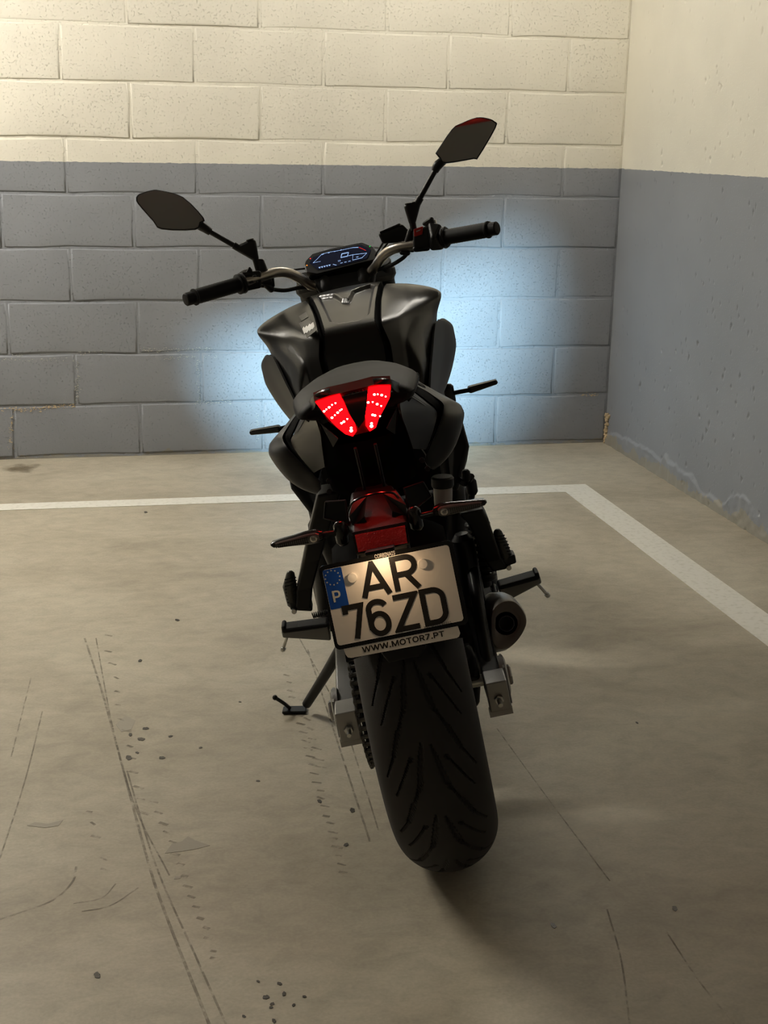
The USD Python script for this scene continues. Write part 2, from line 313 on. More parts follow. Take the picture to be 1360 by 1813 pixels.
# right wall: cast concrete with blow holes
def right_wall():
    ys, zs = np.arange(-2.0, .0041, .004), np.arange(0, 2.0041, .004)
    Y, Z = np.meshgrid(ys, zs); D = np.zeros_like(Y); r = np.random.default_rng(11)
    pits = [(rwall_at(1133, 684)[1], rwall_at(1133, 684)[2], .011, .008)]
    for px, py in [(1215, 601), (1172, 621), (1187, 654), (1262, 530), (1306, 545), (1325, 589), (1257, 463), (1333, 488), (1270, 130), (1227, 180), (1275, 255), (1335, 235), (1200, 460), (1246, 502), (1280, 337), (1327, 361), (1219, 384)]:
        p = rwall_at(px, py); pits.append((p[1], p[2], .0055, .005))
    while len(pits) < 560:
        s = min(.0028 + r.exponential(.0013), .007); pits.append((-2.0*r.random()**.8, 2.0*r.random(), s, s*.9))
    for py, pz, s, d in pits:
        i0, i1 = np.searchsorted(zs, [pz-.04, pz+.04]); j0, j1 = np.searchsorted(ys, [py-.04, py+.04])
        if i1 <= i0 or j1 <= j0: continue
        a = r.uniform(.1, .5); e = r.uniform(1.1, 1.9); dy, dz = Y[i0:i1, j0:j1]-py, Z[i0:i1, j0:j1]-pz
        u_, w_ = dy*np.cos(a)+dz*np.sin(a), -dy*np.sin(a)+dz*np.cos(a)
        q_ = np.sqrt((u_*e)**2 + (w_/e)**2)/s*(1+.25*np.sin(3*np.arctan2(w_, u_)+r.random()*6))
        D[i0:i1, j0:j1] = np.maximum(D[i0:i1, j0:j1], d*np.clip(1.35-q_, 0, 1))
    P = np.stack([Y*6, Z*6, 0*Y], -1); nz = meshkit.fbm(P, 4, 3)
    foot = np.clip((.075 + .07*(nz-.5)*2 - Z)/.012, 0, 1); D -= .007*foot*(.6+.8*meshkit.noise(P*6, 5)); D -= .003*(meshkit.fbm(P*.5, 3, 8)-.5)
    D[:, 0] = 0; D[-1] = 0
    X = XR + D; v = np.stack([X, Y, Z], -1).reshape(-1, 3); I = np.arange(Y.size).reshape(Y.shape)
    a, b, c, d = I[:-1, :-1].ravel(), I[:-1, 1:].ravel(), I[1:, 1:].ravel(), I[1:, :-1].ravel()
    hf = trimesh.Trimesh(v, np.vstack([np.stack([a, c, b], 1), np.stack([a, d, c], 1)]), process=False)
    return join([hf, bx(XR+.012, XR+.25, YF, .1, 0, ZC), bx(XR, XR+.05, YF, -2.0, 0, ZC), bx(XR, XR+.05, -2.0, .0, 2.0, ZC)])
wall_right = st('wall_right', right_wall(), M['wallr'], smooth=True, label='smooth painted concrete side wall pitted with blow holes')
st('wall_left', bx(XL-.25, XL, YF, .1, 0, ZC), M['dark_wall'], smooth=False)
st('wall_front', bx(XL-.2, XR+.2, YF-.25, YF, 0, ZC), M['dark_wall'], smooth=False)
st('ceiling', bx(XL-.2, XR+.25, YF-.2, .25, ZC, ZC+.2), M['ceiling'], smooth=False)
# crusts of flaking paint along the damp joints (uncountable crumbs)
def crust(segs, n, sz, seed):
    r = np.random.default_rng(seed); out = []
    ico = trimesh.creation.icosphere(1)
    for (a, b) in segs:
        A, B = wall_at(*a), wall_at(*b); L = np.linalg.norm(B-A)
        for i in range(int(n*L)):
            t = r.random(); p = A + (B-A)*t + r.normal(0, .0045, 3); p[1] = r.uniform(-.003, .003); s = sz*r.uniform(.4, 1.3)
            v = ico.vertices*r.uniform(.6, 1.4, (len(ico.vertices), 1))*[s*r.uniform(.8, 2.2), s*.6, s*r.uniform(.6, 1.2)]
            out.append(trimesh.Trimesh(v + p, ico.faces, process=False))
    return join(out)
J = lambda *a: list(zip(a[:-1], a[1:]))
obj('flaking_plaster', crust(J((20, 629), (40, 629)) + J((140, 624), (185, 622)) + J((250, 620), (380, 618)) + J((285, 634), (345, 632)) + J((137, 640), (137, 712)) + J((350, 634), (352, 712)) + J((362, 632), (385, 630)) + J((340, 714), (410, 711)) + J((455, 728), (457, 780)) + J((0, 636), (130, 637)), 520, .0013, 4), M['crust'], wall_back, kind='stuff', label='pale crust of flaking paint and plaster along damp block joints')
obj('flaking_plaster', crust(J((0, 725), (45, 725), (80, 722), (132, 718)) + J((20, 735), (17, 800)) + J((1030, 699), (1056, 699)), 620, .0017, 5), M['crust_tan'], wall_back, kind='stuff', label='tan crust of flaking plaster in the lowest joint at the left')
def rcrust(n, seed):
    r = np.random.default_rng(seed); out = []; ico = trimesh.creation.icosphere(1)
    for i in range(n):
        s = .005*r.uniform(.4, 1.5); p = V(XR - .004 + r.normal(0, .002), -abs(r.normal(0, .012)) - .004, r.random()**1.5*.13)
        out.append(trimesh.Trimesh(ico.vertices*r.uniform(.6, 1.4, (len(ico.vertices), 1))*s + p, ico.faces, process=False))
    return join(out)
obj('flaking_plaster', rcrust(90, 9), M['crust_tan'], wall_right, kind='stuff', label='tan crumbs of plaster at the foot of the corner')
# floor marks
def strip(pts, w, z=.0006, th=.0004, world=True):
    p = np.array([floor_at(*q_) if world else q_ for q_ in pts])[:, :2]; p = spline(np.c_[p, np.zeros(len(p))], 6)[:, :2] if len(p) > 2 else p
    t = np.gradient(p, axis=0); t /= np.linalg.norm(t, axis=1)[:, None]; n = np.c_[-t[:, 1], t[:, 0]]*w/2
    ring = [np.array([[*(p[i]+n[i]), z], [*(p[i]-n[i]), z], [*(p[i]-n[i]), z-th], [*(p[i]+n[i]), z-th]]) for i in range(len(p))]
    return skin(ring)
for pts, w in [(((150, 1130), (185, 1240), (255, 1500), (290, 1610), (370, 1813)), .005), (((170, 1130), (200, 1290), (240, 1430), (300, 1550)), .003), (((225, 1365), (275, 1530), (345, 1690), (400, 1813)), .0035),
               (((545, 1150), (590, 1290), (655, 1490)), .004), (((530, 1130), (600, 1260), (645, 1390), (670, 1470)), .003), (((75, 1260), (45, 1380), (0, 1520)), .003), (((55, 1200), (20, 1340)), .003),
               (((1075, 1610), (1100, 1700), (1115, 1813)), .003), (((1180, 1650), (1240, 1740), (1300, 1813)), .003), (((880, 1290), (960, 1400), (1080, 1560)), .0025)]:
    obj('scuff_line', strip(pts, w), M['skid'], floor, smooth=False)
def tread_mark(a, b, n, seed):                            # row of short knobbly tyre prints
    r = np.random.default_rng(seed); out = []
    for t in np.linspace(0, 1, n):
        p = np.array(a)*(1-t) + np.array(b)*t + r.normal(0, 1.5, 2); w = r.uniform(5, 11)*(0.7+.5*t)
        out.append(strip([(p[0]-w, p[1]-r.uniform(1, 3)), (p[0]+w*.8, p[1]+r.uniform(0, 3))], r.uniform(.004, .008), z=.0007))
    return join(out)
for a, b, n, s_ in [((505, 1180), (610, 1545), 26, 1), ((535, 1240), (570, 1360), 8, 2), ((190, 1130), (255, 1440), 14, 3), ((275, 1420), (385, 1700), 16, 4), ((160, 1440), (190, 1540), 6, 5)]:
    obj('tread_print', tread_mark(a, b, n, s_), M['skid'], floor, smooth=False)
for pts, w in [(((135, 1535), (128, 1562), (90, 1596), (0, 1628)), .004), (((245, 1572), (195, 1604), (145, 1614)), .003), (((205, 1565), (180, 1590), (130, 1600)), .0025)]: obj('scuff_line', strip(pts, w), M['skid'], floor, smooth=False)
for pts in ([(292, 1511), (305, 1494), (322, 1490), (333, 1481), (345, 1488), (372, 1497), (350, 1503), (320, 1508)], [(48, 1462), (62, 1456), (85, 1459), (112, 1452), (104, 1462), (80, 1466)], [(205, 1283), (222, 1268), (240, 1276), (232, 1292), (215, 1296)], [(310, 1552), (322, 1553), (318, 1556), (308, 1557)]):
    obj('floor_chip', slab([[*floor_at(*p)[:2], .0001] for p in pts], (0, 0, .0005)), M['chip'], floor, smooth=False)
def blot(px, py, w, seed, z=.0009):
    r = np.random.default_rng(seed); c = floor_at(px, py); s = w*np.linalg.norm(floor_at(px+1, py) - c)/2
    a = np.linspace(0, 2*np.pi, 18)[:-1]; k = .85*s*(1+.22*np.sin(2*a+r.random()*6)+.12*np.sin(5*a+r.random()*6))
    return slab(np.c_[c[0]+k*np.cos(a), c[1]+k*np.sin(a)*1.35, np.full(17, z-.0006)], (0, 0, .0006))
for i, (px, py, w) in enumerate([(258, 1290, 11), (231, 1301, 9), (250, 1309, 13), (228, 1342, 14), (287, 1342, 11), (302, 1304, 8), (243, 1333, 7), (566, 1419, 10), (624, 1435, 12), (613, 1496, 10), (471, 1766, 12), (503, 1760, 9), (482, 1778, 8),
        (495, 1742, 9), (520, 1780, 7), (539, 1765, 7), (480, 1784, 7), (485, 1808, 9), (457, 1738, 6), (432, 1800, 7), (980, 1639, 12), (1195, 1609, 12), (1128, 1280, 6), (172, 1727, 14), (355, 1324, 6), (314, 1098, 9), (248, 1170, 9), (258, 907, 8), (425, 1243, 5), (457, 1383, 7)]):
    obj('oil_drip', blot(px, py, w, i+20), M['stain'], floor, smooth=False)
obj('damp_patch', blot(38, 829, 190, 77, .0005), M['damp'], floor, smooth=False, label='brown damp patch at the foot of the block wall')
# white bay lines
A_ = [floor_at(0, 893), floor_at(1036.5, 857.5)]; B_ = [floor_at(0, 904), floor_at(1001.5, 871.5)]
Ro, Ri = floor_at(1360, 1088), floor_at(1360, 1145)
def ext(p, q_, x=None, y=None):
    t = (x-p[0])/(q_[0]-p[0]) if x is not None else (y-p[1])/(q_[1]-p[1]); return p + (q_-p)*t
outline = [ext(A_[1], A_[0], x=-2.6), A_[1], ext(A_[1], Ro, y=-6.5), ext(B_[1], Ri, y=-6.5), B_[1], ext(B_[1], B_[0], x=-2.6)]
obj('bay_line', slab([[p[0], p[1], 0.0002] for p in outline], (0, 0, .0013)), M['line'], smooth=False, label='white painted parking bay line turning a corner on the floor', category='floor marking')
# ceiling lamps (above the frame): housing with two tubes each
def lamp(loc, along_x, tube_mat, lab):
    t = xform('ceiling_lamp', loc=loc, label=lab, category='lamp')
    d = V(1, 0, 0) if along_x else V(0, 1, 0); s = V(0, 1, 0) if along_x else V(1, 0, 0); z = V(0, 0, 1)
    hb = trimesh.creation.box([1.26 if along_x else .16, .16 if along_x else 1.26, .05]); hb.apply_translation([0, 0, .045]); obj('housing', hb, M['fixture'], t, smooth=False)
    for e in (-1, 1):
        obj('lamp_tube', cyl(-d*.6 + s*.045*e, d*.6 + s*.045*e, .014, 14), tube_mat, t)
        obj('tube_holder', HP([d*.61*e - s*.06 - z*.005, d*.61*e + s*.06 - z*.005, d*.61*e + z*.03], .012, 8), M['fixture'], t)
lamp((-1.6, -1.12, 2.52), True, M['tube'], 'twin tube ceiling lamp over the left of the bay near the block wall')
lamp((1.15, -1.0, 2.52), True, M['tube_side'], 'dimmer twin tube ceiling lamp over the right of the bay')
lamp((-2.2, -7.0, 2.52), True, M['tube_far'], 'twin tube ceiling lamp over the far left of the aisle')
obj('sprinkler_pipe', [tube([(XL, -4.4, 2.42), (XR, -4.4, 2.42)], .035), tube([(.9, -4.4, 2.42), (.9, YF, 2.42)], .03)], M['red_pipe'], label='red sprinkler pipe under the ceiling behind the camera', category='pipe')
obj('drain_pipe', tube([(-1.2, -4.7, 2.50), (-1.2, YF, 2.50)], .05), M['grey_pipe'], label='grey drain pipe under the ceiling behind the camera', category='pipe')
# faint even light of the rest of the garage
dome = UsdLux.DomeLight.Define(stage, '/World/garage_ambient'); dome.CreateIntensityAttr(AMBIENT); dome.CreateColorAttr(Gf.Vec3f(1, .9, .75))
# ================================================================== MOTORCYCLE
m4 = np.eye(4); m4[:3, :3] = MM; m4[:3, 3] = T0
bike = xform('motorcycle', mat4=m4, label='matte black naked motorcycle seen from behind, leaning on its side stand, red tail light lit', category='motorcycle')
def part(name, mesh, m_, parent=None, **kw): return obj(name, mesh, M[m_] if isinstance(m_, str) else m_, bike if parent is None else parent, **kw)
X1, Y1, Z1 = V(1, 0, 0), V(0, 1, 0), V(0, 0, 1)
AX = V(0, 0, .315)
# ---- rear tyre with cut tread
def wheel_tyre(c, rad, half, crown_h, rim, tread=True):
    ns, nl = (1900, 170) if tread else (160, 40)
    s = np.arange(ns)/ns*2*np.pi; u_ = np.linspace(-1, 1, nl)
    th = u_*math.radians(118); x = half*np.sin(np.clip(th, -np.pi/2, np.pi/2)) ; rr = rad - crown_h*(1-np.cos(np.clip(th, -np.pi/2, np.pi/2)))
    over = np.clip((np.abs(th)-np.pi/2)/(math.radians(28)), 0, 1); x = x*(1-.16*over); rr = rr - over*(rad-crown_h-rim)
    l = np.concatenate([[0], np.cumsum(np.hypot(np.diff(x), np.diff(rr)))]); l -= l[nl//2-1:nl//2+1].mean()
    R_ = np.repeat(rr[None], ns, 0)
    if tread:
        P = 1.979/15; S, L = np.meshgrid(s*rad, l, indexing='ij'); dep = np.zeros_like(S)
        segs = [((.007, .118), (.012, .095), .0010, .0032), ((.012, .095), (.021, .050), .0032, .0040), ((.021, .050), (.050, -.02), .0013, .0009), ((.021, .050), (.024, .044), .004, .002),
                ((.028, .094), (.030, .090), .0030, .0026), ((.030, .092), (.068, .022), .0011, .0009),
                ((.024, .040), (.027, .036), .0030, .0024), ((.026, .038), (.040, .008), .0011, .0016), ((.040, .008), (.056, -.032), .0036, .0030), ((.056, -.032), (.080, -.075), .0018, .0010)]
        for side in (-1, 1):
            A_s = (-S + (0 if side < 0 else .006)) ; La = L*side
            for (l0, s0), (l1, s1), w0, w1 in segs:
                for sh in (-P, 0, P):
                    q_ = np.mod(A_s, P) + sh; dx, dy = l1-l0, s1-s0; t = np.clip(((La-l0)*dx + (q_-s0)*dy)/(dx*dx+dy*dy), 0, 1)
                    d = np.hypot(La-l0-t*dx, q_-s0-t*dy) - (w0+(w1-w0)*t); dep = np.maximum(dep, np.clip(.5-d/.0011, 0, 1))
        R_ = R_ - .0050*dep
    v = np.stack([np.repeat(x[None], ns, 0)+c[0], c[1]+R_*np.cos(s)[:, None], c[2]+R_*np.sin(s)[:, None]], -1)
    vi = np.stack([x*.8+c[0], 0*x, 0*x], -1)
    I = np.arange(ns*nl).reshape(ns, nl); N = np.roll(I, -1, 0)
    a, b, d, e = I[:, :-1].ravel(), I[:, 1:].ravel(), N[:, 1:].ravel(), N[:, :-1].ravel()
    f = [np.stack([a, b, d], 1), np.stack([a, d, e], 1)]
    a, b, d, e = I[:, -1], I[:, 0], N[:, 0], N[:, -1]; f += [np.stack([a, b, d], 1), np.stack([a, d, e], 1)]
    m_ = trimesh.Trimesh(v.reshape(-1, 3), np.vstack(f), process=False)
    if m_.volume < 0: m_.invert()
    return m_
def rim_mesh(c, rad, hw):
    out = [lathe(c - X1*hw, X1, [(0, rad-.012), (0, rad), (.010, rad), (.014, rad-.014), (hw, rad-.03), (2*hw-.014, rad-.014), (2*hw-.010, rad), (2*hw, rad), (2*hw, rad-.012), (hw*1.6, rad-.042), (hw*.4, rad-.042), (0, rad-.012)], 72),
           lathe(c - X1*.06, X1, [(0, .02), (0, .04), (.03, .05), (.09, .05), (.12, .04), (.12, .02)], 32)]
    for k in range(10):
        a = k*np.pi/5; d = V(0, math.cos(a), math.sin(a)); e = V(0, math.cos(a+.10*(1 if k % 2 else -1)), math.sin(a+.10*(1 if k % 2 else -1)))
        out.append(HP([c + d*.04 - X1*.018, c + d*.04 + X1*.018, c + e*(rad-.035) - X1*.010, c + e*(rad-.035) + X1*.010], .008, 8))
    return out
part('rear_tyre', wheel_tyre(AX, .315, .0905, .083, .216), 'tyre', smooth=32)
part('rear_rim', rim_mesh(AX, .222, .072), 'satin')
FA = V(0, 1.40, .298)
a = np.linspace(math.radians(92), math.radians(143), 20)
part('rear_mudguard', grid([[AX + V(x, (.334-abs(x)*abs(x)*4.0)*math.cos(t), (.334-abs(x)*abs(x)*4.0)*math.sin(t)) for x in (-.096, -.06, 0, .06, .096)] for t in a], 2, .003), 'hole')
part('front_tyre', wheel_tyre(FA, .298, .060, .060, .216, False), 'tyre')
part('front_rim', rim_mesh(FA, .222, .046), 'satin')
part('axle', cyl((-.165, 0, .315), (.165, 0, .315), .011), 'steel')
# brake discs and calipers
def disc(c, r0, r1, x, parent=None):
    return lathe(c + X1*(x-.0025), X1, [(0, r0), (0, r1), (.005, r1), (.005, r0), (0, r0)], 64)
part('brake_disc', disc(AX, .075, .122, .080), 'disc', label='rear brake disc')
rc = part('brake_caliper', [HP([at(829, 1150, .02), at(836, 1165, .0), at(842, 1196, -.01), at(834, 1198, -.01)], .008), cyl(at(839, 1192, -.02), at(846, 1191, -.02), .005)], 'cover', label='rear brake caliper beside the disc')
for s in (-1, 1): part('brake_disc', disc(FA, .11, .149, s*.075), 'disc', label='front brake disc')
# sprocket and chain
CX = -.103
n_t = 43; a = np.linspace(0, 2*np.pi, n_t*4, endpoint=False); rr = np.where((np.arange(n_t*4) % 4) < 2, .1085, .1025)
sp = skin([np.c_[np.full(len(a), CX-.003), AX[1]+rr*np.cos(a), AX[2]+rr*np.sin(a)], np.c_[np.full(len(a), CX+.003), AX[1]+rr*np.cos(a), AX[2]+rr*np.sin(a)]])
part('rear_sprocket', sp, 'black_metal')
C2, R2, R1 = V(0, .50, .40), .040, .1085                 # gearbox sprocket
dv = C2[1:] - AX[1:]; D0 = np.linalg.norm(dv); th = math.atan2(dv[1], dv[0]); al = math.acos((R1-R2)/D0)
ch = part('chain', tube([(CX, AX[1]+(R1-.004)*math.cos(t), AX[2]+(R1-.004)*math.sin(t)) for t in np.linspace(th+al, th+2*np.pi-al, 40)], .0035, 8, 2), 'black_metal')
pitch = .015875; arc = np.linspace(th+al, th+2*np.pi-al, 400); path = [AX + R1*V(0, math.cos(t), math.sin(t)) for t in arc]
top1, bot1 = AX + R1*V(0, math.cos(th+al), math.sin(th+al)), AX + R1*V(0, math.cos(th-al), math.sin(th-al))
top2, bot2 = C2 + R2*V(0, math.cos(th+al), math.sin(th+al)), C2 + R2*V(0, math.cos(th-al), math.sin(th-al))
path = [top2*(1-t)+top1*t for t in np.linspace(0, 1, 60)] + path + [bot1*(1-t)+bot2*t for t in np.linspace(0, 1, 60)]
path = np.array(path); cum = np.r_[0, np.cumsum(np.linalg.norm(np.diff(path, axis=0), axis=1))]
pin = np.array([[np.interp(s, cum, path[:, k]) for k in range(3)] for s in np.arange(0, cum[-1], pitch)])
def link(a, b, outer):
    d = (b-a)/np.linalg.norm(b-a); n = np.cross(d, X1); w = .0085 if outer else .0062; out = []
    for s in (-1, 1):
        pts = []
        for t, k in ((-.006, .0045), (-.003, .0072), (.004, .0072), (.0079, .0055), (.0119, .0072), (.0189, .0072), (.0219, .0045)): pts.append(a + d*t + n*k)
        pts = pts + [a + d*t - n*k for t, k in reversed(((-.006, .0045), (-.003, .0072), (.004, .0072), (.0079, .0055), (.0119, .0072), (.0189, .0072), (.0219, .0045)))]
        o = X1*(CX + s*w - .0009) - X1*pts[0][0]
        out.append(slab([p + o for p in pts], (.0018, 0, 0)))
    for p in (a, b):
        p = p*[0, 1, 1]; out.append(cyl(p + X1*(CX-w-(.002 if outer else 0)), p + X1*(CX+w+(.002 if outer else 0)), .0036 if outer else .0048, 8))
    return out
for i in range(len(pin)-1): obj('chain_link', join(link(pin[i]*[0, 1, 1], pin[i+1]*[0, 1, 1], i % 2 == 0)), M['chain'], ch, smooth=False)
# ---- swingarm
def arm(side):
    s = side; A = V(s*.132, -.03, .312); B = V(s*.118, .50, .41)
    return HP([A + d for d in (V(-.013, 0, -.020), V(.013, 0, -.020), V(-.013, 0, .020), V(.013, 0, .020))] + [A*.55 + B*.45 + d for d in (V(-.013, 0, -.028), V(.013, 0, -.028), V(-.013, 0, .028), V(.013, 0, .028))], .005) , \
           HP([A*.55 + B*.45 + d for d in (V(-.013, 0, -.028), V(.013, 0, -.028), V(-.013, 0, .028), V(.013, 0, .028))] + [B + d for d in (V(-.016, 0, -.03), V(.016, 0, -.03), V(-.016, 0, .03), V(.016, 0, .03))], .005)
part('swingarm', list(arm(-1)), 'arm', label='bare aluminium left swingarm leg')
part('swingarm', list(arm(1)) + [HP([(-.12, .44, .40), (.12, .44, .40), (-.12, .5, .42), (.12, .5, .42)], .03)], 'black_metal', label='black right swingarm leg')
for s in (-1, 1):
    X = lambda x: s*x
    adj = part('chain_adjuster', [HP([(X(.117), -.075, .287), (X(.149), -.075, .287), (X(.117), -.075, .337), (X(.149), -.075, .337), (X(.117), -.03, .287), (X(.149), -.03, .287), (X(.117), -.03, .340), (X(.149), -.03, .340)], .003, 8),
        slab([(X(.112), -.076, .275), (X(.153), -.076, .275), (X(.153), -.076, .290), (X(.112), -.076, .290)], (0, .012, 0))], 'alu', label='silver chain adjuster end block')
    part('adjuster_bolt', [cyl((X(.133), -.100, .305), (X(.133), -.07, .308), .0042, 12), cyl((X(.133), -.084, .307), (X(.133), -.077, .3075), .0085, 6)], 'steel', adj)
    part('axle_nut', [cyl((X(.150), 0, .315), (X(.166), 0, .315), .019, 6), lathe((X(.146), 0, .315), X1*s, [(0, .01), (0, .037), (.010, .037), (.013, .030), (.013, .01)], 36)], 'alu', adj)
    part('adjuster_plate', slab([(X(.1515), -.055, .285), (X(.1515), -.035, .345), (X(.1515), .03, .345), (X(.1515), .045, .29)], (X(.004), 0, 0)), 'alu', adj)
# ---- side stand
ft = to_local(floor_at(532, 1258, .006)); ft2 = to_local(floor_at(512, 1254, .006)); top = V(-.125, .44, .30)
leg_end = at(543, 1254, ft[1]) ; leg_end = ft + (leg_end-ft)*1.0
gx = MM.T @ V(1, 0, 0); gy = MM.T @ V(0, 1, 0); gz = MM.T @ Z1
sd = part('side_stand', tube([top, top*.5+leg_end*.5, leg_end + gz*.010], [.013, .012, .0105], 14, 6), 'black_metal', label='black side stand holding the motorcycle up on its left')
fc = to_local(floor_at(527, 1257, .004))
part('stand_foot', HP([fc + gx*a_ + gy*b_ + gz*c_ for a_, b_ in ((-.034, -.010), (.014, -.016), (.020, .012), (-.028, .016)) for c_ in (0, .001)], .0030, 8), 'black_metal', sd)
tg = at(487, 1235, ft[1]-.02)
part('stand_tang', [tube([fc - gx*.018 + gz*.006, fc*.5+tg*.5 - gx*.006 + gz*.002, tg], .0042, 10, 5), HP([tg], .0062)], 'black_metal', sd)
part('stand_bracket', HP([(-.105, .42, .31), (-.13, .40, .30), (-.105, .48, .36), (-.13, .48, .34)], .014), 'black_metal', sd)
# ---- exhaust
en = V(.10, -1., .30); en /= np.linalg.norm(en); ec = at(899, 1105, .10)
def onx(px, py, d=0.): return on(px, py, ec, en) + en*d
face = [(872, 1080), (880, 1070), (893, 1063.5), (906, 1063), (916, 1068), (926, 1080), (932, 1093), (932, 1106), (925, 1122), (914, 1137), (903, 1146), (893, 1150), (882, 1149), (873, 1141), (869, 1126), (868.5, 1108), (869, 1093)]
fr = np.array([onx(*p) for p in face]); fcn = fr.mean(0)
fr = fcn + (spline(np.vstack([fr, fr[:1]]), 4)[:-1] - fcn)
def ringx(k, d, dx=V(0, 0, 0)): return fcn + (fr-fcn)*k + en*d + dx
back = V(-.07, .30, -.10); oc = onx(896.5, 1104)
def orim(d): k_ = fr-fcn; return oc + k_/np.linalg.norm(k_, axis=1)[:, None]*.0216 + en*d
muf = part('exhaust_silencer', skin([orim(-.06), orim(-.002), ringx(.80, .0), ringx(.93, .000), ringx(.985, -.004), ringx(1.03, -.012), ringx(1.12, -.03), ringx(1.22, -.07), ringx(1.26, -.12), ringx(1.2, -.2, back*.35), ringx(1.0, -.25, back*.6)]), 'muffler', label='stubby brushed steel exhaust silencer')
oc = onx(896.5, 1104)
part('outlet_cap', skin([ringx(.92, .001), ringx(.97, .003), ringx(.93, .004)] + [oc + (ringx(.93, .004)-oc)*k + en*0 for k in (.75,)] , cap=False), 'muffler', muf)
part('outlet_pipe', lathe(oc + en*.003, en, [(-.04, .0150), (-.001, .0150), (.001, .0146), (.001, .0134), (-.001, .0130), (-.04, .0130)], 36), 'arm', muf, label='thin outlet tube of the silencer')
part('outlet_hole', lathe(oc - en*.045, en, [(0, .001), (0, .0215), (.001, .0215), (.001, .001)], 28), 'hole', muf)
part('exhaust_pipe', tube([fcn - en*.22 + back*.6, V(.06, .45, .20), V(0, .75, .17), V(0, .95, .25), V(0, 1.0, .45)], [.045, .035, .032, .030, .028]), 'muffler')
# ---- rider foot pegs
def peg(side):
    s = side; A = at(886, 1042, .46) if s > 0 else at(580, 1108, .43); Bp = at(953, 1023, .46) if s > 0 else at(503, 1118, .43)
    d = (Bp-A)/np.linalg.norm(Bp-A); up = np.cross(d, Y1)*(-s); up = up*np.sign(up[2]); L = np.linalg.norm(Bp-A)
    pg = part('foot_peg', HP([A + Y1*.017*e + up*.004 for e in (-1, 1)] + [A + Y1*.012*e - up*.024 for e in (-1, 1)] + [Bp + Y1*.014*e + up*.004 for e in (-1, 1)] + [Bp + Y1*.010*e - up*.006 for e in (-1, 1)], .004, 8), 'arm', label='cast %s rider foot peg' % ('right' if s > 0 else 'left'))
    rb = []
    for i in range(3):
        t0, t1 = .03+i*.32, .03+i*.32+.30; rb.append(HP([A + d*L*t + Y1*.016*e + up*.008 for t in (t0, t1) for e in (-1, 1)], .006, 8))
    rb.append(HP([A + d*L*.98 + Y1*.016*e + up*k for e in (-1, 1) for k in (.010, .014)], .005, 8))
    part('peg_rubber', rb, 'rubber', pg)
    E0 = Bp - up*.010 - d*.006; E1 = at(970, 1054, .46) if s > 0 else at(501, 1150, .43)
    part('feeler_bolt', [cyl(E0, E1, .0034, 10), HP([E1], .0058), cyl(E0 + (E1-E0)*.86, E0 + (E1-E0)*.93, .006, 10)], 'steel', pg)
    part('peg_mount', [HP([A - d*.03 + V(0, e*.014, k) for e in (-1, 1) for k in (-.02, .012)], .008), cyl(A - d*.012 - Y1*.026, A - d*.012 + Y1*.026, .006), HP([A - d*.03, A - d*.075 + V(0, .02, .01), A - d*.05 + V(0, 0, -.03)], .014)], 'black_metal', pg)
    if s < 0:
        c0, c1 = at(553, 1090, .47), at(590, 1082, .47); t = np.linspace(0, 1, 90); h = c0 + (c1-c0)*t[:, None] + .006*(np.cos(t*70)[:, None]*Y1 + np.sin(t*70)[:, None]*Z1)
        part('return_spring', tube(h, .0013, 6, 1), 'black_metal', pg)
    return pg
peg(1); peg(-1)
# ---- passenger peg hangers and folded pegs
def hanger(side):
    s = side; S = lambda px, py, y: at(px, py, y)
    if s < 0: P_ = [S(583, 868, .12), S(566, 930, .14), S(552, 985, .17), S(540, 1035, .19), S(538, 1068, .19)]
    else: P_ = [S(833, 900, .13), S(844, 915, .14), S(858, 950, .17), S(872, 985, .19), S(882, 1000, .19)]
    w = [.030, .026, .022, .019, .018]; o = []
    for i in range(4): o.append(HP([P_[i] + V(w[i]*e*.55, w[i]*e2, 0) for e in (-1, 1) for e2 in (-1, 1)] + [P_[i+1] + V(w[i+1]*e*.55, w[i+1]*e2, 0) for e in (-1, 1) for e2 in (-1, 1)], .005, 8))
    foot = P_[4]; base = [S(518, 1072, .19), S(550, 1074, .19)] if s < 0 else [S(880, 1000, .19), S(909, 990, .19)]
    o.append(HP([p + Y1*.014*e + Z1*k for p in base for e in (-1, 1) for k in (0, .010)], .004, 8))
    hg = part('peg_hanger', o, 'satin', label='black %s passenger foot peg hanger' % ('right' if s > 0 else 'left'))
    q0, q1, q2 = (S(519, 1066, .185), S(512, 1040, .18), S(514, 1016, .175)) if s < 0 else (S(897, 989, .185), S(888, 966, .18), S(881, 942, .175))
    pgp = part('passenger_peg', H((*q0, .0125), (*q1, .0125), (*(q2+V(0, 0, -.002)), .0085), (*(q0+Y1*.012), .0115), (*(q1+Y1*.012), .0115), n=12), 'peg_rubber', hg, label='folded passenger foot peg with a ribbed grey rubber')
    part('peg_rib', [HP([q0*(1-t)+q2*t + V(-.009 - .003*math.sin(t*3), -.010, 0), q0*(1-t)+q2*t + V(.009 + .003*math.sin(t*3), -.010, 0)], .0011, 8) for t in np.linspace(.08, .9, 8)], 'rubber', pgp)
    part('peg_pin', cyl(q0 + V(0, -.022, -.012), q0 + V(0, .022, -.012), .005, 10), 'steel', pgp)
    if s > 0: part('hanger_plate', slab([S(832, 938, .22), S(841, 948, .22), S(850, 1004, .22), S(842, 985, .22)], (0, .006, 0)), 'alu', hg)
    part('hanger_bolt', cyl(P_[3] + V(0, -.024, .012), P_[3] + V(0, -.012, .012), .006, 10) if s > 0 else slab([S(532, 1019, .165), S(538, 1017, .165), S(537, 1025, .165), S(531, 1026, .165)], (0, .004, 0)), 'alu' if s < 0 else 'satin', hg)
hanger(-1); hanger(1)
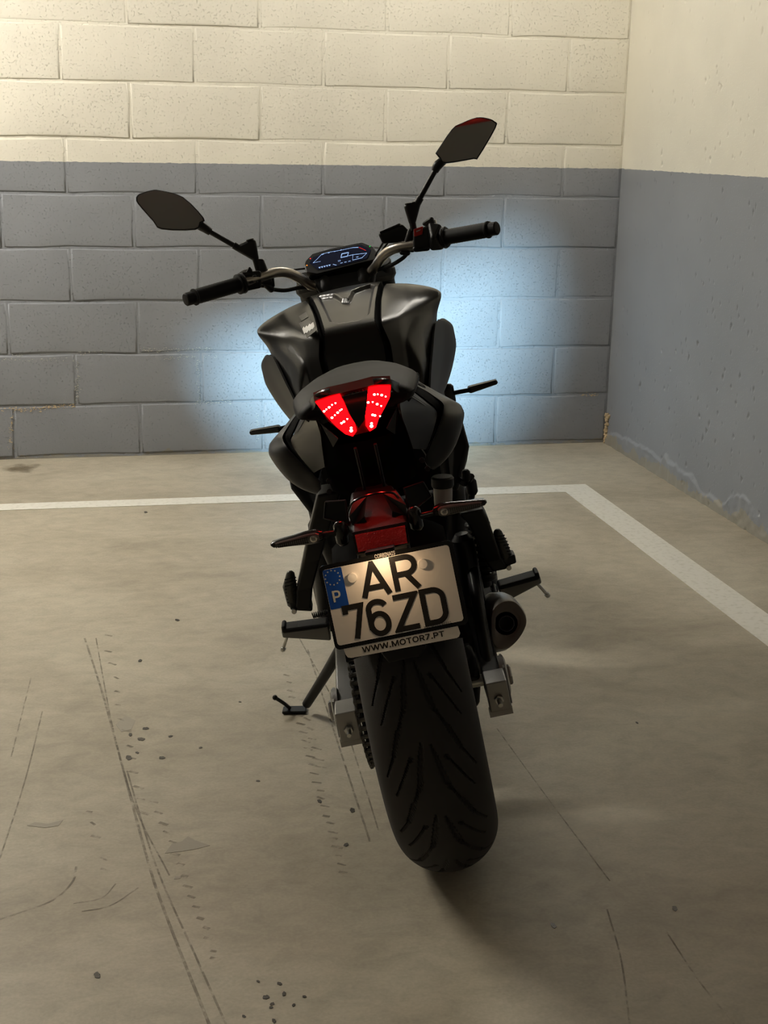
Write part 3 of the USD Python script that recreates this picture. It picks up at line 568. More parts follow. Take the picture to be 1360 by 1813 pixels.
# shock absorber, reservoir, hydraulics on the right
t = np.linspace(0, 1, 140); c0, c1 = at(845, 930, .24), at(857, 1020, .24)
part('shock_spring', tube(c0 + (c1-c0)*t[:, None] + .020*(np.cos(t*44)[:, None]*X1 + np.sin(t*44)[:, None]*Y1), .0055, 8, 1), 'cover')
part('shock_body', [cyl(c0 - (c1-c0)*.2, c1 + (c1-c0)*.2, .013), cyl(c0 + (c0-c1)*.06, c0, .024), cyl(c1, c1 - (c0-c1)*.06, .024)], 'black_metal')
r0, r1, r2_ = at(785, 893, .0), at(784, 862, .0), at(781, 846, .0); rd = (r1-r0)/np.linalg.norm(r1-r0)
rs_ = part('brake_fluid_reservoir', lathe(r0 - rd*.006, rd, [(0, .010), (.004, .0155), (.03, .0165), (np.linalg.norm(r1-r0)+.006, .0165)], 28), 'reservoir', label='translucent grey rear brake fluid reservoir')
part('reservoir_cap', lathe(r1, rd, [(0, .018), (.003, .0195), (.016, .0195), (.019, .017), (.019, .002)], 20), 'plastic', rs_)
part('rear_brake_line', [tube([at(835, 843, .16), at(826, 856, .18), at(812, 850, .16)], .006, 8), HP([at(825, 838, .16), at(826, 846, .16)], .0085), HP([at(834, 855, .18), at(836, 868, .18)], .011), tube([at(836, 868, .18), at(833, 900, .2), at(842, 930, .24), at(850, 1060, .3)], .007, 10)], 'plastic')
part('caliper_bracket', [HP([at(826, 1150, .05), at(840, 1200, .03), at(838, 1240, .02)], .012), HP([at(838, 1140, .10), at(858, 1060, .3), at(846, 1040, .3)], .020)], 'black_metal')
part('swingarm_guard', [HP([at(835, 1000, .2), at(850, 1100, .12), at(868, 1190, .0)], .012), HP([at(820, 960, .2), at(845, 1080, .2)], .022)], 'black_metal')
# ---- frame, engine and front end (mostly hidden behind the tail)
part('engine', [HP([(-.17, .52, .30), (.17, .52, .30), (-.15, .90, .30), (.15, .90, .30), (-.15, .55, .50), (.15, .55, .50)], .03), HP([(-.14, .72, .45), (.14, .72, .45), (-.14, .88, .68), (.14, .88, .68), (-.13, .70, .64), (.13, .70, .64)], .02),
    lathe((.16, .58, .36), X1, [(0, .09), (.03, .085), (.04, .07), (.04, .01)], 32), lathe((-.16, .62, .34), -X1, [(0, .085), (.03, .08), (.04, .06), (.04, .01)], 32)], 'satin')
part('frame', [tube([(s*.06, 1.06, .92), (s*.14, .80, .74), (s*.145, .50, .56), (s*.12, .46, .40)], .022) for s in (-1, 1)] + [tube([(s*.13, .56, .66), (s*.10, .30, .70), (s*.07, -.05, .80)], .015) for s in (-1, 1)] + [cyl((0, 1.02, .80), (0, .95, .96), .035)], 'black_metal')
part('frame_side_cover', HP([at(812, 745, .45), at(824, 790, .42), at(820, 815, .42), at(806, 862, .40), at(800, 800, .45)], .008), 'plastic'); part('frame_side_cover', HP([mp(at(812, 745, .45)), mp(at(822, 800, .42)), mp(at(806, 862, .40)), mp(at(800, 800, .45))], .008), 'plastic')
part('radiator', rslab([(-.17, .98, .42), (.17, .98, .42), (.17, .94, .70), (-.17, .94, .70)], (0, .045, 0), .01), 'black_metal')
fk = part('front_fork', [cyl((s*.095, 1.39, .30), (s*.095, 1.18, .70), .027) for s in (-1, 1)] + [cyl((s*.095, 1.20, .66), (s*.095, 1.01, .985), .0215) for s in (-1, 1)], 'black_metal')
part('triple_clamp', [HP([(-.1, 1.03, .955), (.1, 1.03, .955), (0, .97, .965)], .024), HP([(-.1, 1.11, .80), (.1, 1.11, .80), (0, 1.05, .81)], .024)], 'black_metal', fk)
a = np.linspace(math.radians(20), math.radians(150), 24)
part('front_mudguard', grid([[FA + V(x, (.325-abs(x)*.35)*math.cos(t), (.325-abs(x)*.35)*math.sin(t)) for x in (-.068, -.04, 0, .04, .068)] for t in a], 2, .003), 'plastic')
# headlamp: an open housing with a small bright source and a stepped cut-off shield, as in a projector low beam
HLC = V(0, 1.16, .79)
hl = part('headlight', [bx(-.075, -.070, 1.10, 1.245, .72, .86), bx(.070, .075, 1.10, 1.245, .72, .86), bx(-.075, .075, 1.10, 1.245, .855, .86), bx(-.075, .075, 1.10, 1.245, .72, .725), bx(-.075, .075, 1.095, 1.10, .72, .86)], 'plastic', smooth=False)
part('beam_shield', slab([(-.07, 1.225, .856), (-.07, 1.225, .784), (0, 1.225, .784), (.07, 1.225, .784+.07*math.tan(math.radians(17))), (.07, 1.225, .856)], (0, .002, 0)), 'black_metal', hl)
part('headlight_cowl', [HP([(-.09, 1.06, .74), (.09, 1.06, .74), (-.10, 1.03, .88), (.10, 1.03, .88), (-.06, 1.05, .93), (.06, 1.05, .93)], .02)], 'plastic', hl)
lx = UsdLux.SphereLight.Define(stage, str(bike.GetPath()) + '/headlight_source'); lx.CreateRadiusAttr(.006); lx.CreateIntensityAttr(1.0)
lx.CreateNormalizeAttr(True); lx.CreateIntensityAttr(HEADLIGHT); lx.CreateColorAttr(Gf.Vec3f(.50, .81, 1.0))
xl = UsdGeom.Xformable(lx.GetPrim()); xl.AddTranslateOp().Set(Gf.Vec3d(*map(float, HLC))); xl.AddRotateXYZOp().Set(Gf.Vec3f(90-5.5, 0, 0))
sh = UsdLux.ShapingAPI.Apply(lx.GetPrim()); sh.CreateShapingConeAngleAttr(23.0); sh.CreateShapingConeSoftnessAttr(1.0)
# ---- tank
def sym(f): 
    m_ = f; return m_
G = np.array([
 [(0,.43,.80),(.055,.43,.80),(.066,.435,.80),(.078,.44,.80),(.09,.445,.795),(.10,.45,.79),(.108,.45,.785),(.117,.45,.76),(.112,.45,.70)],
 [(0,.45,.87),(.060,.45,.87),(.071,.455,.862),(.083,.46,.868),(.094,.47,.868),(.105,.475,.863),(.116,.47,.845),(.127,.46,.80),(.122,.46,.74)],
 [(0,.47,.920),(.052,.47,.920),(.060,.47,.908),(.069,.475,.913),(.098,.51,.911),(.127,.545,.897),(.140,.53,.868),(.142,.50,.80),(.132,.5,.74)],
 [(0,.62,.944),(.062,.62,.942),(.070,.62,.930),(.078,.62,.938),(.123,.615,.934),(.170,.61,.912),(.172,.60,.878),(.158,.58,.80),(.15,.58,.74)],
 [(0,.74,.960),(.074,.74,.957),(.082,.74,.945),(.090,.74,.950),(.150,.72,.946),(.204,.66,.923),(.185,.64,.884),(.17,.64,.80),(.16,.64,.74)],
 [(0,.83,.963),(.084,.83,.958),(.092,.83,.944),(.100,.82,.946),(.150,.80,.940),(.196,.75,.920),(.186,.73,.888),(.18,.72,.80),(.17,.72,.74)],
 [(0,.87,.925),(.080,.87,.915),(.086,.87,.905),(.094,.86,.905),(.140,.85,.89),(.180,.82,.875),(.176,.80,.85),(.17,.80,.79),(.16,.80,.74)]], float)
G[:, 3] = G[:, 1] + (G[:, 3]-G[:, 1])*.62; G[:, 2] = (G[:, 1]+G[:, 3])/2 - [0, 0, .006]
def fine(g, n):
    for ax in (0, 1):
        k = g.shape[ax]; x = np.arange(k); xi = np.linspace(0, k-1, (k-1)*n+1); g = np.moveaxis(PchipInterpolator(x, np.moveaxis(g, ax, 0), axis=0)(xi), 0, ax)
    return g
gc = G[:, :3]; gc = np.concatenate([gc[:, ::-1]*[-1, 1, 1], gc[:, 1:]], 1)
gc = np.concatenate([gc[:, :1]*[1, 1, 1] , gc[:, 1:]], 1)
def fine_lin(g, n):                                       # straight along the tank, smooth across
    for ax, f in ((0, interp1d), (1, PchipInterpolator)):
        k = g.shape[ax]; x = np.arange(k); xi = np.linspace(0, k-1, (k-1)*n+1); h = f(x, np.moveaxis(g, ax, 0), axis=0)(xi)
        if ax == 0: h = gaussian_filter1d(h, n*.13, axis=0, mode='nearest')
        g = np.moveaxis(h, 0, ax)
    return g
gf = fine_lin(gc[:, 1:4], 36)
TPN = np.cross(X1, V(0, .36, .043)); dish = Polygon([on(px, py, V(0, .47, .920), TPN)[:2] for px, py in [(563.5, 525), (590, 524.5), (606, 534), (619, 534), (626, 519), (655, 504), (662, 508), (652, 557), (635, 567), (602, 572), (586, 570)]])
fx, fy = gf[..., 0].ravel(), gf[..., 1].ravel()
sd_ = (np.where(shapely.contains_xy(dish, fx, fy), -1, 1)*shapely.distance(dish.exterior, shapely.points(fx, fy))).reshape(gf.shape[:2])
gf[..., 2] -= .009*np.clip(.5 - sd_/.006, 0, 1)
tank = part('fuel_tank', shell(gf, .004, (0, 0, -1)), 'paint', label='matte dark grey fuel tank spine with a dished top')
gs = fine_lin(G[:, 1:4], 8); gs[..., 2] -= .010*np.clip(1 - np.abs(np.linspace(-1, 1, gs.shape[1]))*1.15, 0, 1)[None, :]; gs = shell(gs + [0, 0, .0008], .003, (0, 0, -1)); part('tank_seam', gs, 'hole', tank); part('tank_seam', mir(gs), 'hole', tank)
cov = shell(fine_lin(G[:, 3:], 10), .004, (-1, 0, -1))
tcl = part('tank_cover', mir(cov), 'paint', label='matte dark grey left tank cover with two silver stickers'); part('tank_cover', cov, 'paint', label='matte dark grey right tank cover')
SG = np.array([
 [(.176,.60,.872),(.190,.66,.870),(.202,.72,.860),(.19,.80,.85)],
 [(.168,.57,.855),(.193,.66,.852),(.219,.75,.832),(.21,.84,.83)],
 [(.158,.53,.83),(.186,.64,.82),(.219,.75,.802),(.205,.84,.79)],
 [(.146,.49,.80),(.172,.60,.785),(.198,.70,.755),(.19,.8,.74)],
 [(.134,.44,.765),(.145,.5,.745),(.157,.58,.715),(.15,.7,.70)]], float)
shr = shell(fine(SG, 6), .004, (-1, 1, 0))
part('side_shroud', mir(shr), 'cover', label='left radiator shroud'); part('side_shroud', shr, 'cover', label='right radiator shroud')
# two stickers on the left tank cover
dn = np.cross(G[4, 3]-G[2, 4], G[3, 5]-G[3, 3]); dn /= np.linalg.norm(dn); dn = dn if dn[2] > 0 else -dn; dn = mp(dn); dp = mp(G[3, 4]) + dn*.0012
def stick(pix, off=0.): return slab([on(*p, dp + dn*off, dn) for p in pix], dn*.0008)
part('sticker', stick([(529.5, 560.5), (542, 552.5), (546.5, 561), (534.5, 569)]), 'decal', tcl)
part('sticker', stick([(529.5, 573), (547.5, 563), (561, 585), (544, 598.5)]), 'decal', tcl)
part('sticker_flash', stick([(535.5, 583), (538, 578.5), (540, 581), (543, 576.5), (545, 579), (548, 573.5), (550, 575), (555, 570), (557, 578), (553.5, 584), (551.5, 583), (549, 587.5), (547, 585), (544, 590.5), (541.5, 589), (539, 592)], .0009), 'decal_bright', tcl)
# ---- seats
part('rider_seat', HP([(-.10, .10, .80), (.10, .10, .80), (-.085, .34, .795), (.085, .34, .795), (-.05, .42, .815), (.05, .42, .815), (-.12, .2, .77), (.12, .2, .77)], .02), 'seat')
def ss(y, w, zt, zb, dz=.0):
    out = []
    for t in np.linspace(0, 2*np.pi, 40, endpoint=False):
        c, s = math.cos(t), math.sin(t); e = 2/2.7
        out.append((w*np.sign(c)*abs(c)**e, y, (zt+zb)/2 + (zt-zb)/2*np.sign(s)*abs(s)**e - .010*(abs(c)**2)*(s > 0)))
    return np.array(out)
part('passenger_seat', skin([ss(-.153, .080, .897, .866), ss(-.150, .088, .902, .863), ss(-.140, .095, .906, .861), ss(-.09, .102, .908, .860), ss(-.02, .108, .909, .855), ss(.06, .108, .900, .845), ss(.14, .098, .894, .83), ss(.22, .08, .885, .82), ss(.25, .06, .87, .82)]), 'seat', smooth=50)
# ---- tail covers
def A3(*t): return at(t[0], t[1], t[2])
strip_ = np.array([[A3(538, 719, .04), A3(531, 725, .06), A3(522, 734, .10), A3(522, 734, .10) + V(.03, .16, .01)],
 [A3(512, 752, .02), A3(510, 750, .05), A3(507, 752, .10), A3(507, 752, .10) + V(.03, .16, .0)],
 [A3(500, 776, .0), A3(488, 778, .03), A3(477, 788, .08), A3(477, 788, .08) + V(.03, .16, -.01)],
 [A3(508, 791, -.02), A3(490, 797, .0), A3(476, 801, .06), A3(476, 801, .06) + V(.03, .16, -.02)],
 [A3(519, 804, -.03), A3(503, 815, -.02), A3(486, 821, .03), A3(486, 821, .03) + V(.03, .16, -.02)],
 [A3(540, 825, -.04), A3(524, 838, -.03), A3(507, 846, .01), A3(507, 846, .01) + V(.03, .14, .0)],
 [A3(558, 843, -.05), A3(548, 855, -.04), A3(534, 865, -.01), A3(534, 865, -.01) + V(.025, .12, .02)],
 [A3(568, 853, -.05), A3(566, 866, -.05), A3(560, 874, -.03), A3(560, 874, -.03) + V(.02, .10, .03)]])
wing = shell(fine(strip_, 6), .004, (1, 0, .2))
part('tail_wing', wing, 'cover', label='outer left tail panel'); part('tail_wing', mir(wing), 'cover', label='outer right tail panel')
pan = np.array([[A3(545, 727, -.122), A3(547, 728, -.132), A3(550, 731, -.145)],
 [A3(529, 756, -.060), A3(546, 750, -.105), A3(562, 751, -.150)],
 [A3(515, 783, -.020), A3(540, 775, -.08), A3(567, 767, -.135)],
 [A3(528, 805, -.045), A3(547, 800, -.075), A3(570, 790, -.115)],
 [A3(556, 837, -.07), A3(565, 832, -.08), A3(575, 827, -.095)]])
tpt = np.array([[A3(583, 690, -.2), A3(585, 697, -.196)], [A3(558, 698, -.185), A3(562, 709, -.182)], [A3(549, 708, -.150), A3(556, 724, -.168)], [A3(541, 722, -.092), A3(548, 729, -.137)], [A3(530, 746, -.055), A3(538, 745, -.092)], [A3(515, 780, -.018), A3(517, 784, -.022)]])
tp_ = shell(fine(tpt, 6), .004, (.5, 1, -.5)); part('tail_rim', tp_, 'paint'); part('tail_rim', mir(tp_), 'paint')
pn = shell(fine(pan, 6), .004, (1, 1, 0))
part('tail_panel', pn, 'paint', label='matte grey left tail panel'); part('tail_panel', mir(pn), 'paint', label='matte grey right tail panel')
gap = np.array([[A3(538, 719, .05), A3(541, 723, -.085)], [A3(510, 754, .03), A3(522, 757, -.03)], [A3(498, 778, .01), A3(514, 781, -.012)], [A3(519, 804, -.02), A3(528, 806, -.035)], [A3(559, 843, -.04), A3(556, 838, -.06)]])
gp = shell(fine(gap, 5), .003, (1, 1, 0)); part('tail_gap', gp, 'hole'); part('tail_gap', mir(gp), 'hole')
# cowl between seat and lamp, and the dark under-tail
LP0, LN = V(0, -.180, .878), V(0, -.86, -.50)
def lens(px, py, d=0.): return on(px, py, LP0, LN) + LN*d
cow = np.array([[(x, y, z) for x, y, z in ((-.080, -.08, .872), (-.070, -.145, .886), (-.045, -.180, .900), (0, -.195, .908), (.045, -.180, .900), (.070, -.145, .886), (.080, -.08, .872))],
                [(x, y, z) for x, y, z in ((-.080, -.05, .84), (-.07, -.10, .85), (-.045, -.12, .86), (0, -.13, .865), (.045, -.12, .86), (.07, -.10, .85), (.080, -.05, .84))]], float)
part('tail_cowl', shell(np.array([[a_*(1-t)+b_*t for a_, b_ in zip(*cow)] for t in np.linspace(0, 1, 8)]), .004), 'plastic')
und = np.array([[A3(566, 752, -.135), A3(600, 788, -.132), A3(640, 783, -.140)], [A3(574, 800, -.105), A3(606, 815, -.12), A3(645, 815, -.130)], [A3(578, 835, -.085), A3(612, 845, -.10), A3(650, 848, -.115)], [A3(590, 870, -.07), A3(622, 880, -.10), A3(655, 885, -.12)]])
und[:, 2, 0] = 0.
uf = fine(und, 5); uu = shell(np.concatenate([uf, (uf[:, ::-1]*[-1, 1, 1])[:, 1:]], 1), .004, (0, 1, 0))
und_p = part('under_tail', uu, 'hole')
tri = slab([A3(567, 749, -.158), A3(599, 777, -.166), A3(590, 792, -.150)], (0, .006, 0)); part('under_tail_facet', tri, 'cover', und_p); part('under_tail_facet', mir(tri), 'cover', und_p)
for f_ in (np.array, mp): part('under_tail_ridge', tube([f_(A3(629, 793, -.155)), f_(A3(648, 876, -.13))], .0028, 8), 'satin', und_p)
for px, py, y in ((582, 851, -.085), (583, 869, -.08), (747, 814, -.09), (757, 829, -.09)): part('under_tail_bolt', cyl(A3(px, py, y), A3(px, py, y) - Y1*.006, .0045, 10), 'satin', und_p)
part('tail_box', [HP([(-.08, -.11, .866), (.08, -.11, .866), (-.06, -.05, .82), (.06, -.05, .82), (-.09, .2, .80), (.09, .2, .80), (-.10, .0, .85), (.10, .0, .85)], .006), HP([(-.05, -.03, .79), (.05, -.03, .79), (-.09, .06, .76), (.09, .06, .76), (-.1, .2, .78), (.1, .2, .78)], .01)], 'hole')
# ---- tail lamp
whole = [(557, 713), (583, 703), (606, 698), (640, 690), (662, 684), (694, 683), (692, 706), (672, 744), (662, 765), (622, 775), (607, 769), (582, 749)]
tl = part('tail_light', slab([lens(*p, -.004) for p in whole], -LN*.02), 'tail_dim', smooth=False, label='lit red tail light with two fans of LEDs')
lobeL = [(559, 714), (584, 705), (602, 700), (610, 715), (618, 735), (629, 752), (632, 764), (625, 774), (612, 770), (596, 757), (580, 740)]
lobeR = [(653, 688), (672, 685), (692, 685), (690, 706), (681, 724), (671, 742), (666, 758), (655, 765), (648, 755), (647, 735), (650, 710)]
for lb in (lobeL, lobeR): part('lamp_lobe', slab([lens(*p, -.0035) for p in lb], LN*.002), 'tail_red', tl, smooth=False)
for pts in ([(574, 728.5), (578, 725), (583, 721.5), (588, 717), (594, 714)], [(588, 740), (593, 735.5), (598, 731), (602, 727), (605, 725)], [(605, 749.5), (609, 747), (615, 742)], [(622, 763), (622, 758)],
            [(663, 699), (669, 698.5), (676, 700), (683, 702.5)], [(652, 713), (660, 712), (668, 716), (675, 719)], [(660, 735), (664, 736), (673, 737)], [(658, 755), (658, 750)]):
    for i, p in enumerate(pts):
        r = .0021 if i in (0, len(pts)//2) else .0014
        if len(pts) == 2 and i == 0: r = .0030
        part('led', lathe(lens(*p, -.001), LN, [(0, r), (.0012, r*.9), (.0022, r*.5), (.0024, r*.1)], 10), 'tail_led', tl)
part('lens_rib', [tube([lens(612+6*i, 700-2*i, .0), lens(628+3*i, 742-2*i, .0)], .0011, 6) for i in range(6)], 'tail_dim', tl)
part('lens_cover', slab([lens(*p, .0035) for p in [(606, 699), (650, 688), (649, 712), (645, 740), (634, 755), (622, 736), (613, 716)]], LN*.0012), 'smoked', tl, smooth=False)
# ---- number plate hanger, reflector, lamp
hang = part('plate_hanger', [
    HP([A3(628, 878, -.14), A3(690, 866, -.14), A3(622, 925, -.20), A3(716, 905, -.20), A3(630, 945, -.24), A3(716, 928, -.24)], .006),
    HP([A3(640, 985, -.25), A3(720, 968, -.25), A3(660, 1150, -.285), A3(745, 1135, -.285)], .006),
    HP([A3(640, 870, -.10), A3(676, 862, -.10), A3(640, 910, -.17), A3(690, 900, -.17)], .012),
    HP([A3(680, 1155, -.298), A3(750, 1143, -.298), A3(690, 1168, -.298), A3(742, 1158, -.298)], .004)], 'plastic', label='black tail tidy carrying plate, reflector and indicators')
for s in (0, 1):
    P4 = [A3(577, 889, -.19), A3(611, 886, -.20), A3(618, 930, -.21), A3(574, 917, -.19)]; P5 = [A3(626, 884, -.2), A3(650, 878, -.2), A3(645, 915, -.225), A3(650, 925, -.225), A3(625, 932, -.225), A3(618, 915, -.225)]
    a_ = slab(P4, (0, .004, 0)); b_ = tube(P4 + P4[:1], .0022, 6, 1)
    part('hanger_wing', [mir(x) if s else x for x in (a_, b_)], 'cover' if s == 0 else 'plastic', hang)
    c_ = slab(P5, (0, .01, 0)); part('hanger_facet', mir(c_) if s else c_, 'paint', hang)
part('hanger_collar', tube([A3(616, 905, -.218), A3(626, 888, -.222), A3(655, 876, -.225), A3(692, 872, -.225), A3(706, 882, -.222)], .0018, 6, 5), 'gloss', hang)
RN = V(0, -.97, .24); RP = at(675, 955, -.262)
def rf(px, py, d=0.): return on(px, py, RP, RN) + RN*d
part('reflector_mount', slab([rf(*p, -.003) for p in [(623, 943), (719, 924), (726, 964), (632, 984)]], -RN*.012), 'plastic', hang)
rfl = part('rear_reflector', slab([rf(*p) for p in [(628.5, 947), (717, 930), (721.5, 961), (634.5, 977.5)]], RN*.004), 'reflector', hang, smooth=False, label='red rectangular reflector above the plate')
# number plate: frame, plate, characters
PT = math.radians(11); PV = V(0, math.sin(PT), math.cos(PT)); PN = V(0, -math.cos(PT), math.sin(PT)); P0 = at(698, 1053, -.305)
def pl(px, py, d=0.): return on(px, py, P0, PN) + PN*d
def plate_xy(c, w, h, r=.006, d=0., t=.003):
    out = []
    for cx, cy, a0 in ((w/2-r, h/2-r, 0), (-w/2+r, h/2-r, 90), (-w/2+r, -h/2+r, 180), (w/2-r, -h/2+r, 270)):
        for k in np.linspace(0, 90, 6): q_ = math.radians(a0+k); out.append(c + X1*(cx+r*math.cos(q_)) + PV*(cy+r*math.sin(q_)) + PN*d)
    return slab(out, PN*t)
cor = [pl(564.5, 1003.5), pl(801, 955), pl(830, 1103), pl(593.5, 1153)]
pc = np.mean(cor, 0); pw = ((cor[1]-cor[0])[0] + (cor[2]-cor[3])[0])/2; ph_ = (((cor[0]-cor[3]) + (cor[1]-cor[2])) @ PV)/2
PLATE_INFO = (pc, pw, ph_)
npl = part('number_plate', plate_xy(pc, pw, ph_, .008, -.004, .0045), 'gloss', label='white number plate in a black frame')
pwc = np.mean([pl(570, 1006), pl(793, 962), pl(822, 1097), pl(596, 1147)], 0)
part('plate_sheet', plate_xy(pc - X1*.001, pw-.0115, ph_-.0125, .005, .0004, .0006), 'plate_white', npl)
W2, H2 = (pw-.0115)/2+.001, (ph_-.0125)/2
bl = plate_xy(pc + X1*(-W2+.0150) + PV*(H2-.0310), .0285, .061, .002, .0011, .0004); part('country_band', bl, 'plate_blue', npl, label='blue country band')
def ptxt(t, pxs, h, bold=True, width=None, d=.0016, u=None, m_='plate_ink', nm='plate_lettering', **kw):
    return part(nm, text(t, pl(*pxs, d), X1, PV, h, width, .0004, bold), m_, npl, smooth=False, **kw)
def glyph(ch, c, w, h, sw=.0083):
    G_ = {'A': [[(0, 0), (.5, 1), (1, 0)], [(.18, .27), (.82, .27)]], 'Z': [[(0, 1), (1, 1), (0, 0), (1, 0)]], '7': [[(0, .80), (0, 1), (1, 1), (.42, 0)]],
          'R': [[(0, 0), (0, 1), (.55, 1)] + [(.55+.42*math.cos(a), .745+.255*math.sin(a)) for a in np.linspace(1.5, -1.5, 12)] + [(.55, .49), (0, .49)], [(.50, .49), (1, 0)]],
          'D': [[(.35, 0), (0, 0), (0, 1), (.35, 1)] + [(.5+.5*math.cos(a), .72+.28*math.sin(a)) for a in np.linspace(1.5, 0, 8)] + [(.5+.5*math.cos(a), .28+.28*math.sin(a)) for a in np.linspace(0, -1.5, 8)] + [(.35, 0)]],
          '6': [[(.5+.5*math.cos(a), .78+.22*math.sin(a)) for a in np.linspace(.35, 3.14, 12)] + [(0, .5), (0, .3)] + [(.5+.5*math.cos(a), .31+.31*math.sin(a)) for a in np.linspace(3.14, 3.14+6.28, 28)]]}[ch]
    sx, sy = w-sw, h-sw
    poly = shapely.union_all([LineString([((x-.5)*sx, (y-.5)*sy) for x, y in p]).buffer(sw/2, cap_style='flat', join_style='mitre', mitre_limit=1.6) for p in G_]).simplify(.0001)
    poly = poly.intersection(shapely.box(-w, -h/2, w, h/2))
    t_ = trimesh.creation.extrude_polygon(poly, .0004, engine='earcut'); v = np.array(t_.vertices)
    return trimesh.Trimesh(c + v[:, :1]*X1 + v[:, 1:2]*PV + v[:, 2:]*PN, t_.faces, process=False)
for chx, pc_, w_, h_ in (('A', (662.7, 1026), .047, .0575), ('R', (718, 1014.5), .041, .0575), ('7', (630, 1102), .033, .0575), ('6', (671, 1093), .0345, .0575), ('Z', (719.5, 1083), .041, .0575), ('D', (769, 1072.5), .0385, .0575)):
    part('plate_letter' if chx.isalpha() else 'plate_digit', glyph(chx, pl(*pc_, .0016), w_, h_), 'plate_ink', npl, smooth=False)
ptxt('P', (596.5, 1055), .0165, True, .0125, .0018, m_='star')
st_ = []
for k in range(12):
    c = pl(589, 1022.5, .0018) + .0110*(X1*math.sin(k*np.pi/6) + PV*math.cos(k*np.pi/6)); st_.append(slab([c + (.0017 if i % 2 == 0 else .0007)*(X1*math.sin(i*np.pi/5) + PV*math.cos(i*np.pi/5)) for i in range(10)], PN*.0003))
part('plate_stars', st_, 'star', npl, smooth=False)
ptxt('CORBINAIS', (681.5, 982), .0058, True, .0315, .0008, m_='white_print')
ptxt('IMT\u00b7M\u00b7063 01231', (775, 1106), .0030, False, .042, .0014)
for p in ((624, 1022.5), (748.5, 998)): part('plate_screw_cap', lathe(pl(*p, .0008), PN, [(0, .0078), (.004, .0078), (.0055, .0068), (.006, .002)], 24), 'cap', npl)
dealer = part('dealer_strip', slab([pl(*p, -.0030) for p in [(606, 1142), (808, 1100), (815, 1121), (813, 1127), (809, 1129.5), (622, 1165), (616, 1164), (612, 1159)]], PN*.003), 'strip', npl, label='white dealer strip under the plate')
part('dealer_lettering', text('WWW.MOTOR7.PT', pl(714, 1136, .0002), X1, PV, .0082, .1265, .0004, True), 'plate_ink', dealer, smooth=False)
# number plate lamp under the reflector
plp = rf(676, 979, .004)
part('plate_lamp', rslab([plp + X1*.020 + Z1*.004, plp - X1*.020 + Z1*.004, plp - X1*.020 + PN*.066 + Z1*.008, plp + X1*.020 + PN*.066 + Z1*.008], (0, 0, .006), .002), 'plastic', hang)
ll = UsdLux.RectLight.Define(stage, str(bike.GetPath()) + '/plate_lamp_source'); ll.CreateWidthAttr(.024); ll.CreateHeightAttr(.006); ll.CreateIntensityAttr(1.0); ll.CreateColorAttr(Gf.Vec3f(1, .66, .36)); ll.CreateNormalizeAttr(True); ll.CreateIntensityAttr(PLATE_LAMP)
lp = plp + PN*.062 + Z1*.006; ld = (P0 - lp); ld /= np.linalg.norm(ld); lu = np.cross(X1, ld)*-1; mm = np.eye(4); mm[0, :3], mm[1, :3], mm[2, :3], mm[3, :3] = X1, np.cross(-ld, X1), -ld, lp
UsdGeom.Xformable(ll.GetPrim()).AddTransformOp().Set(Gf.Matrix4d(mm.tolist()))
# ---- rear indicators
def rear_indicator(side):
    s = side; Y_ = -.245
    if s < 0: tip, inner, st0, st1 = (484, 963.5), (560, 949), (566, 948), (604, 942)
    else: tip, inner, st0, st1 = (857, 888.5), (781, 903), (777, 906), (735, 916)
    T_, I_ = A3(*tip, Y_), A3(*inner, Y_); d = (I_-T_)/np.linalg.norm(I_-T_); L = np.linalg.norm(I_-T_)
    rings = []
    up = np.cross(d, Y1); up *= np.sign(up[2])
    for t, h in ((-.004, .002), (.0, .0052), (.012, .0066), (L*.5, .0085), (L-.016, .0108), (L, .0112), (L+.010, .0075), (L+.013, .002)):
        rings.append([T_ + d*t + up*h*math.cos(q_) + Y1*(.011*min(1, h/.006))*math.sin(q_) for q_ in np.linspace(0, 2*np.pi, 16, endpoint=False)])
    nm = 'right' if s > 0 else 'left'
    b = part('rear_indicator', [skin([np.array(r) for r in rings]), cyl(A3(*st0, Y_+.006), A3(*st1, Y_+.012), .0052), HP([A3(*st1, Y_+.012) + V(0, 0, -.012), A3(*st1, Y_+.012) + V(0, 0, .008), A3(*st1, Y_+.03)], .011)], 'gloss', label=f'{nm} rear indicator with clear lens')
    lr = []
    for t, h in ((.004, .0035), (.012, .0048), (L*.5, .0064), (L-.016, .0082), (L, .0082), (L+.005, .005)):
        lr.append(np.array([T_ + d*t - Y1*.0085 + up*h*math.cos(q_) - Y1*.005*max(0, math.sin(q_)) for q_ in np.linspace(0, 2*np.pi, 14, endpoint=False)]))
    part('indicator_lens', skin(lr), 'clear', b)
    part('indicator_bulb', lathe(I_ - d*.004 - Y1*.0122, -Y1, [(0, .0056), (.0012, .0056), (.0016, .0038), (.0006, .002), (.0010, .001)], 18), 'bulb', b)
    part('lens_rib', [tube([I_ - d*t - up*(.006-.003*t/L) - Y1*.0140, I_ - d*t + up*(.006-.003*t/L) - Y1*.0140], .0006, 5) for t in np.arange(.014, L-.004, .0032)] + [tube([I_ - d*.012 + up*e*.0045 - Y1*.0142, T_ + d*.008 + up*e*.0025 - Y1*.0142], .0007, 5) for e in (-1, 1)], 'smoked', b)
rear_indicator(-1); rear_indicator(1)
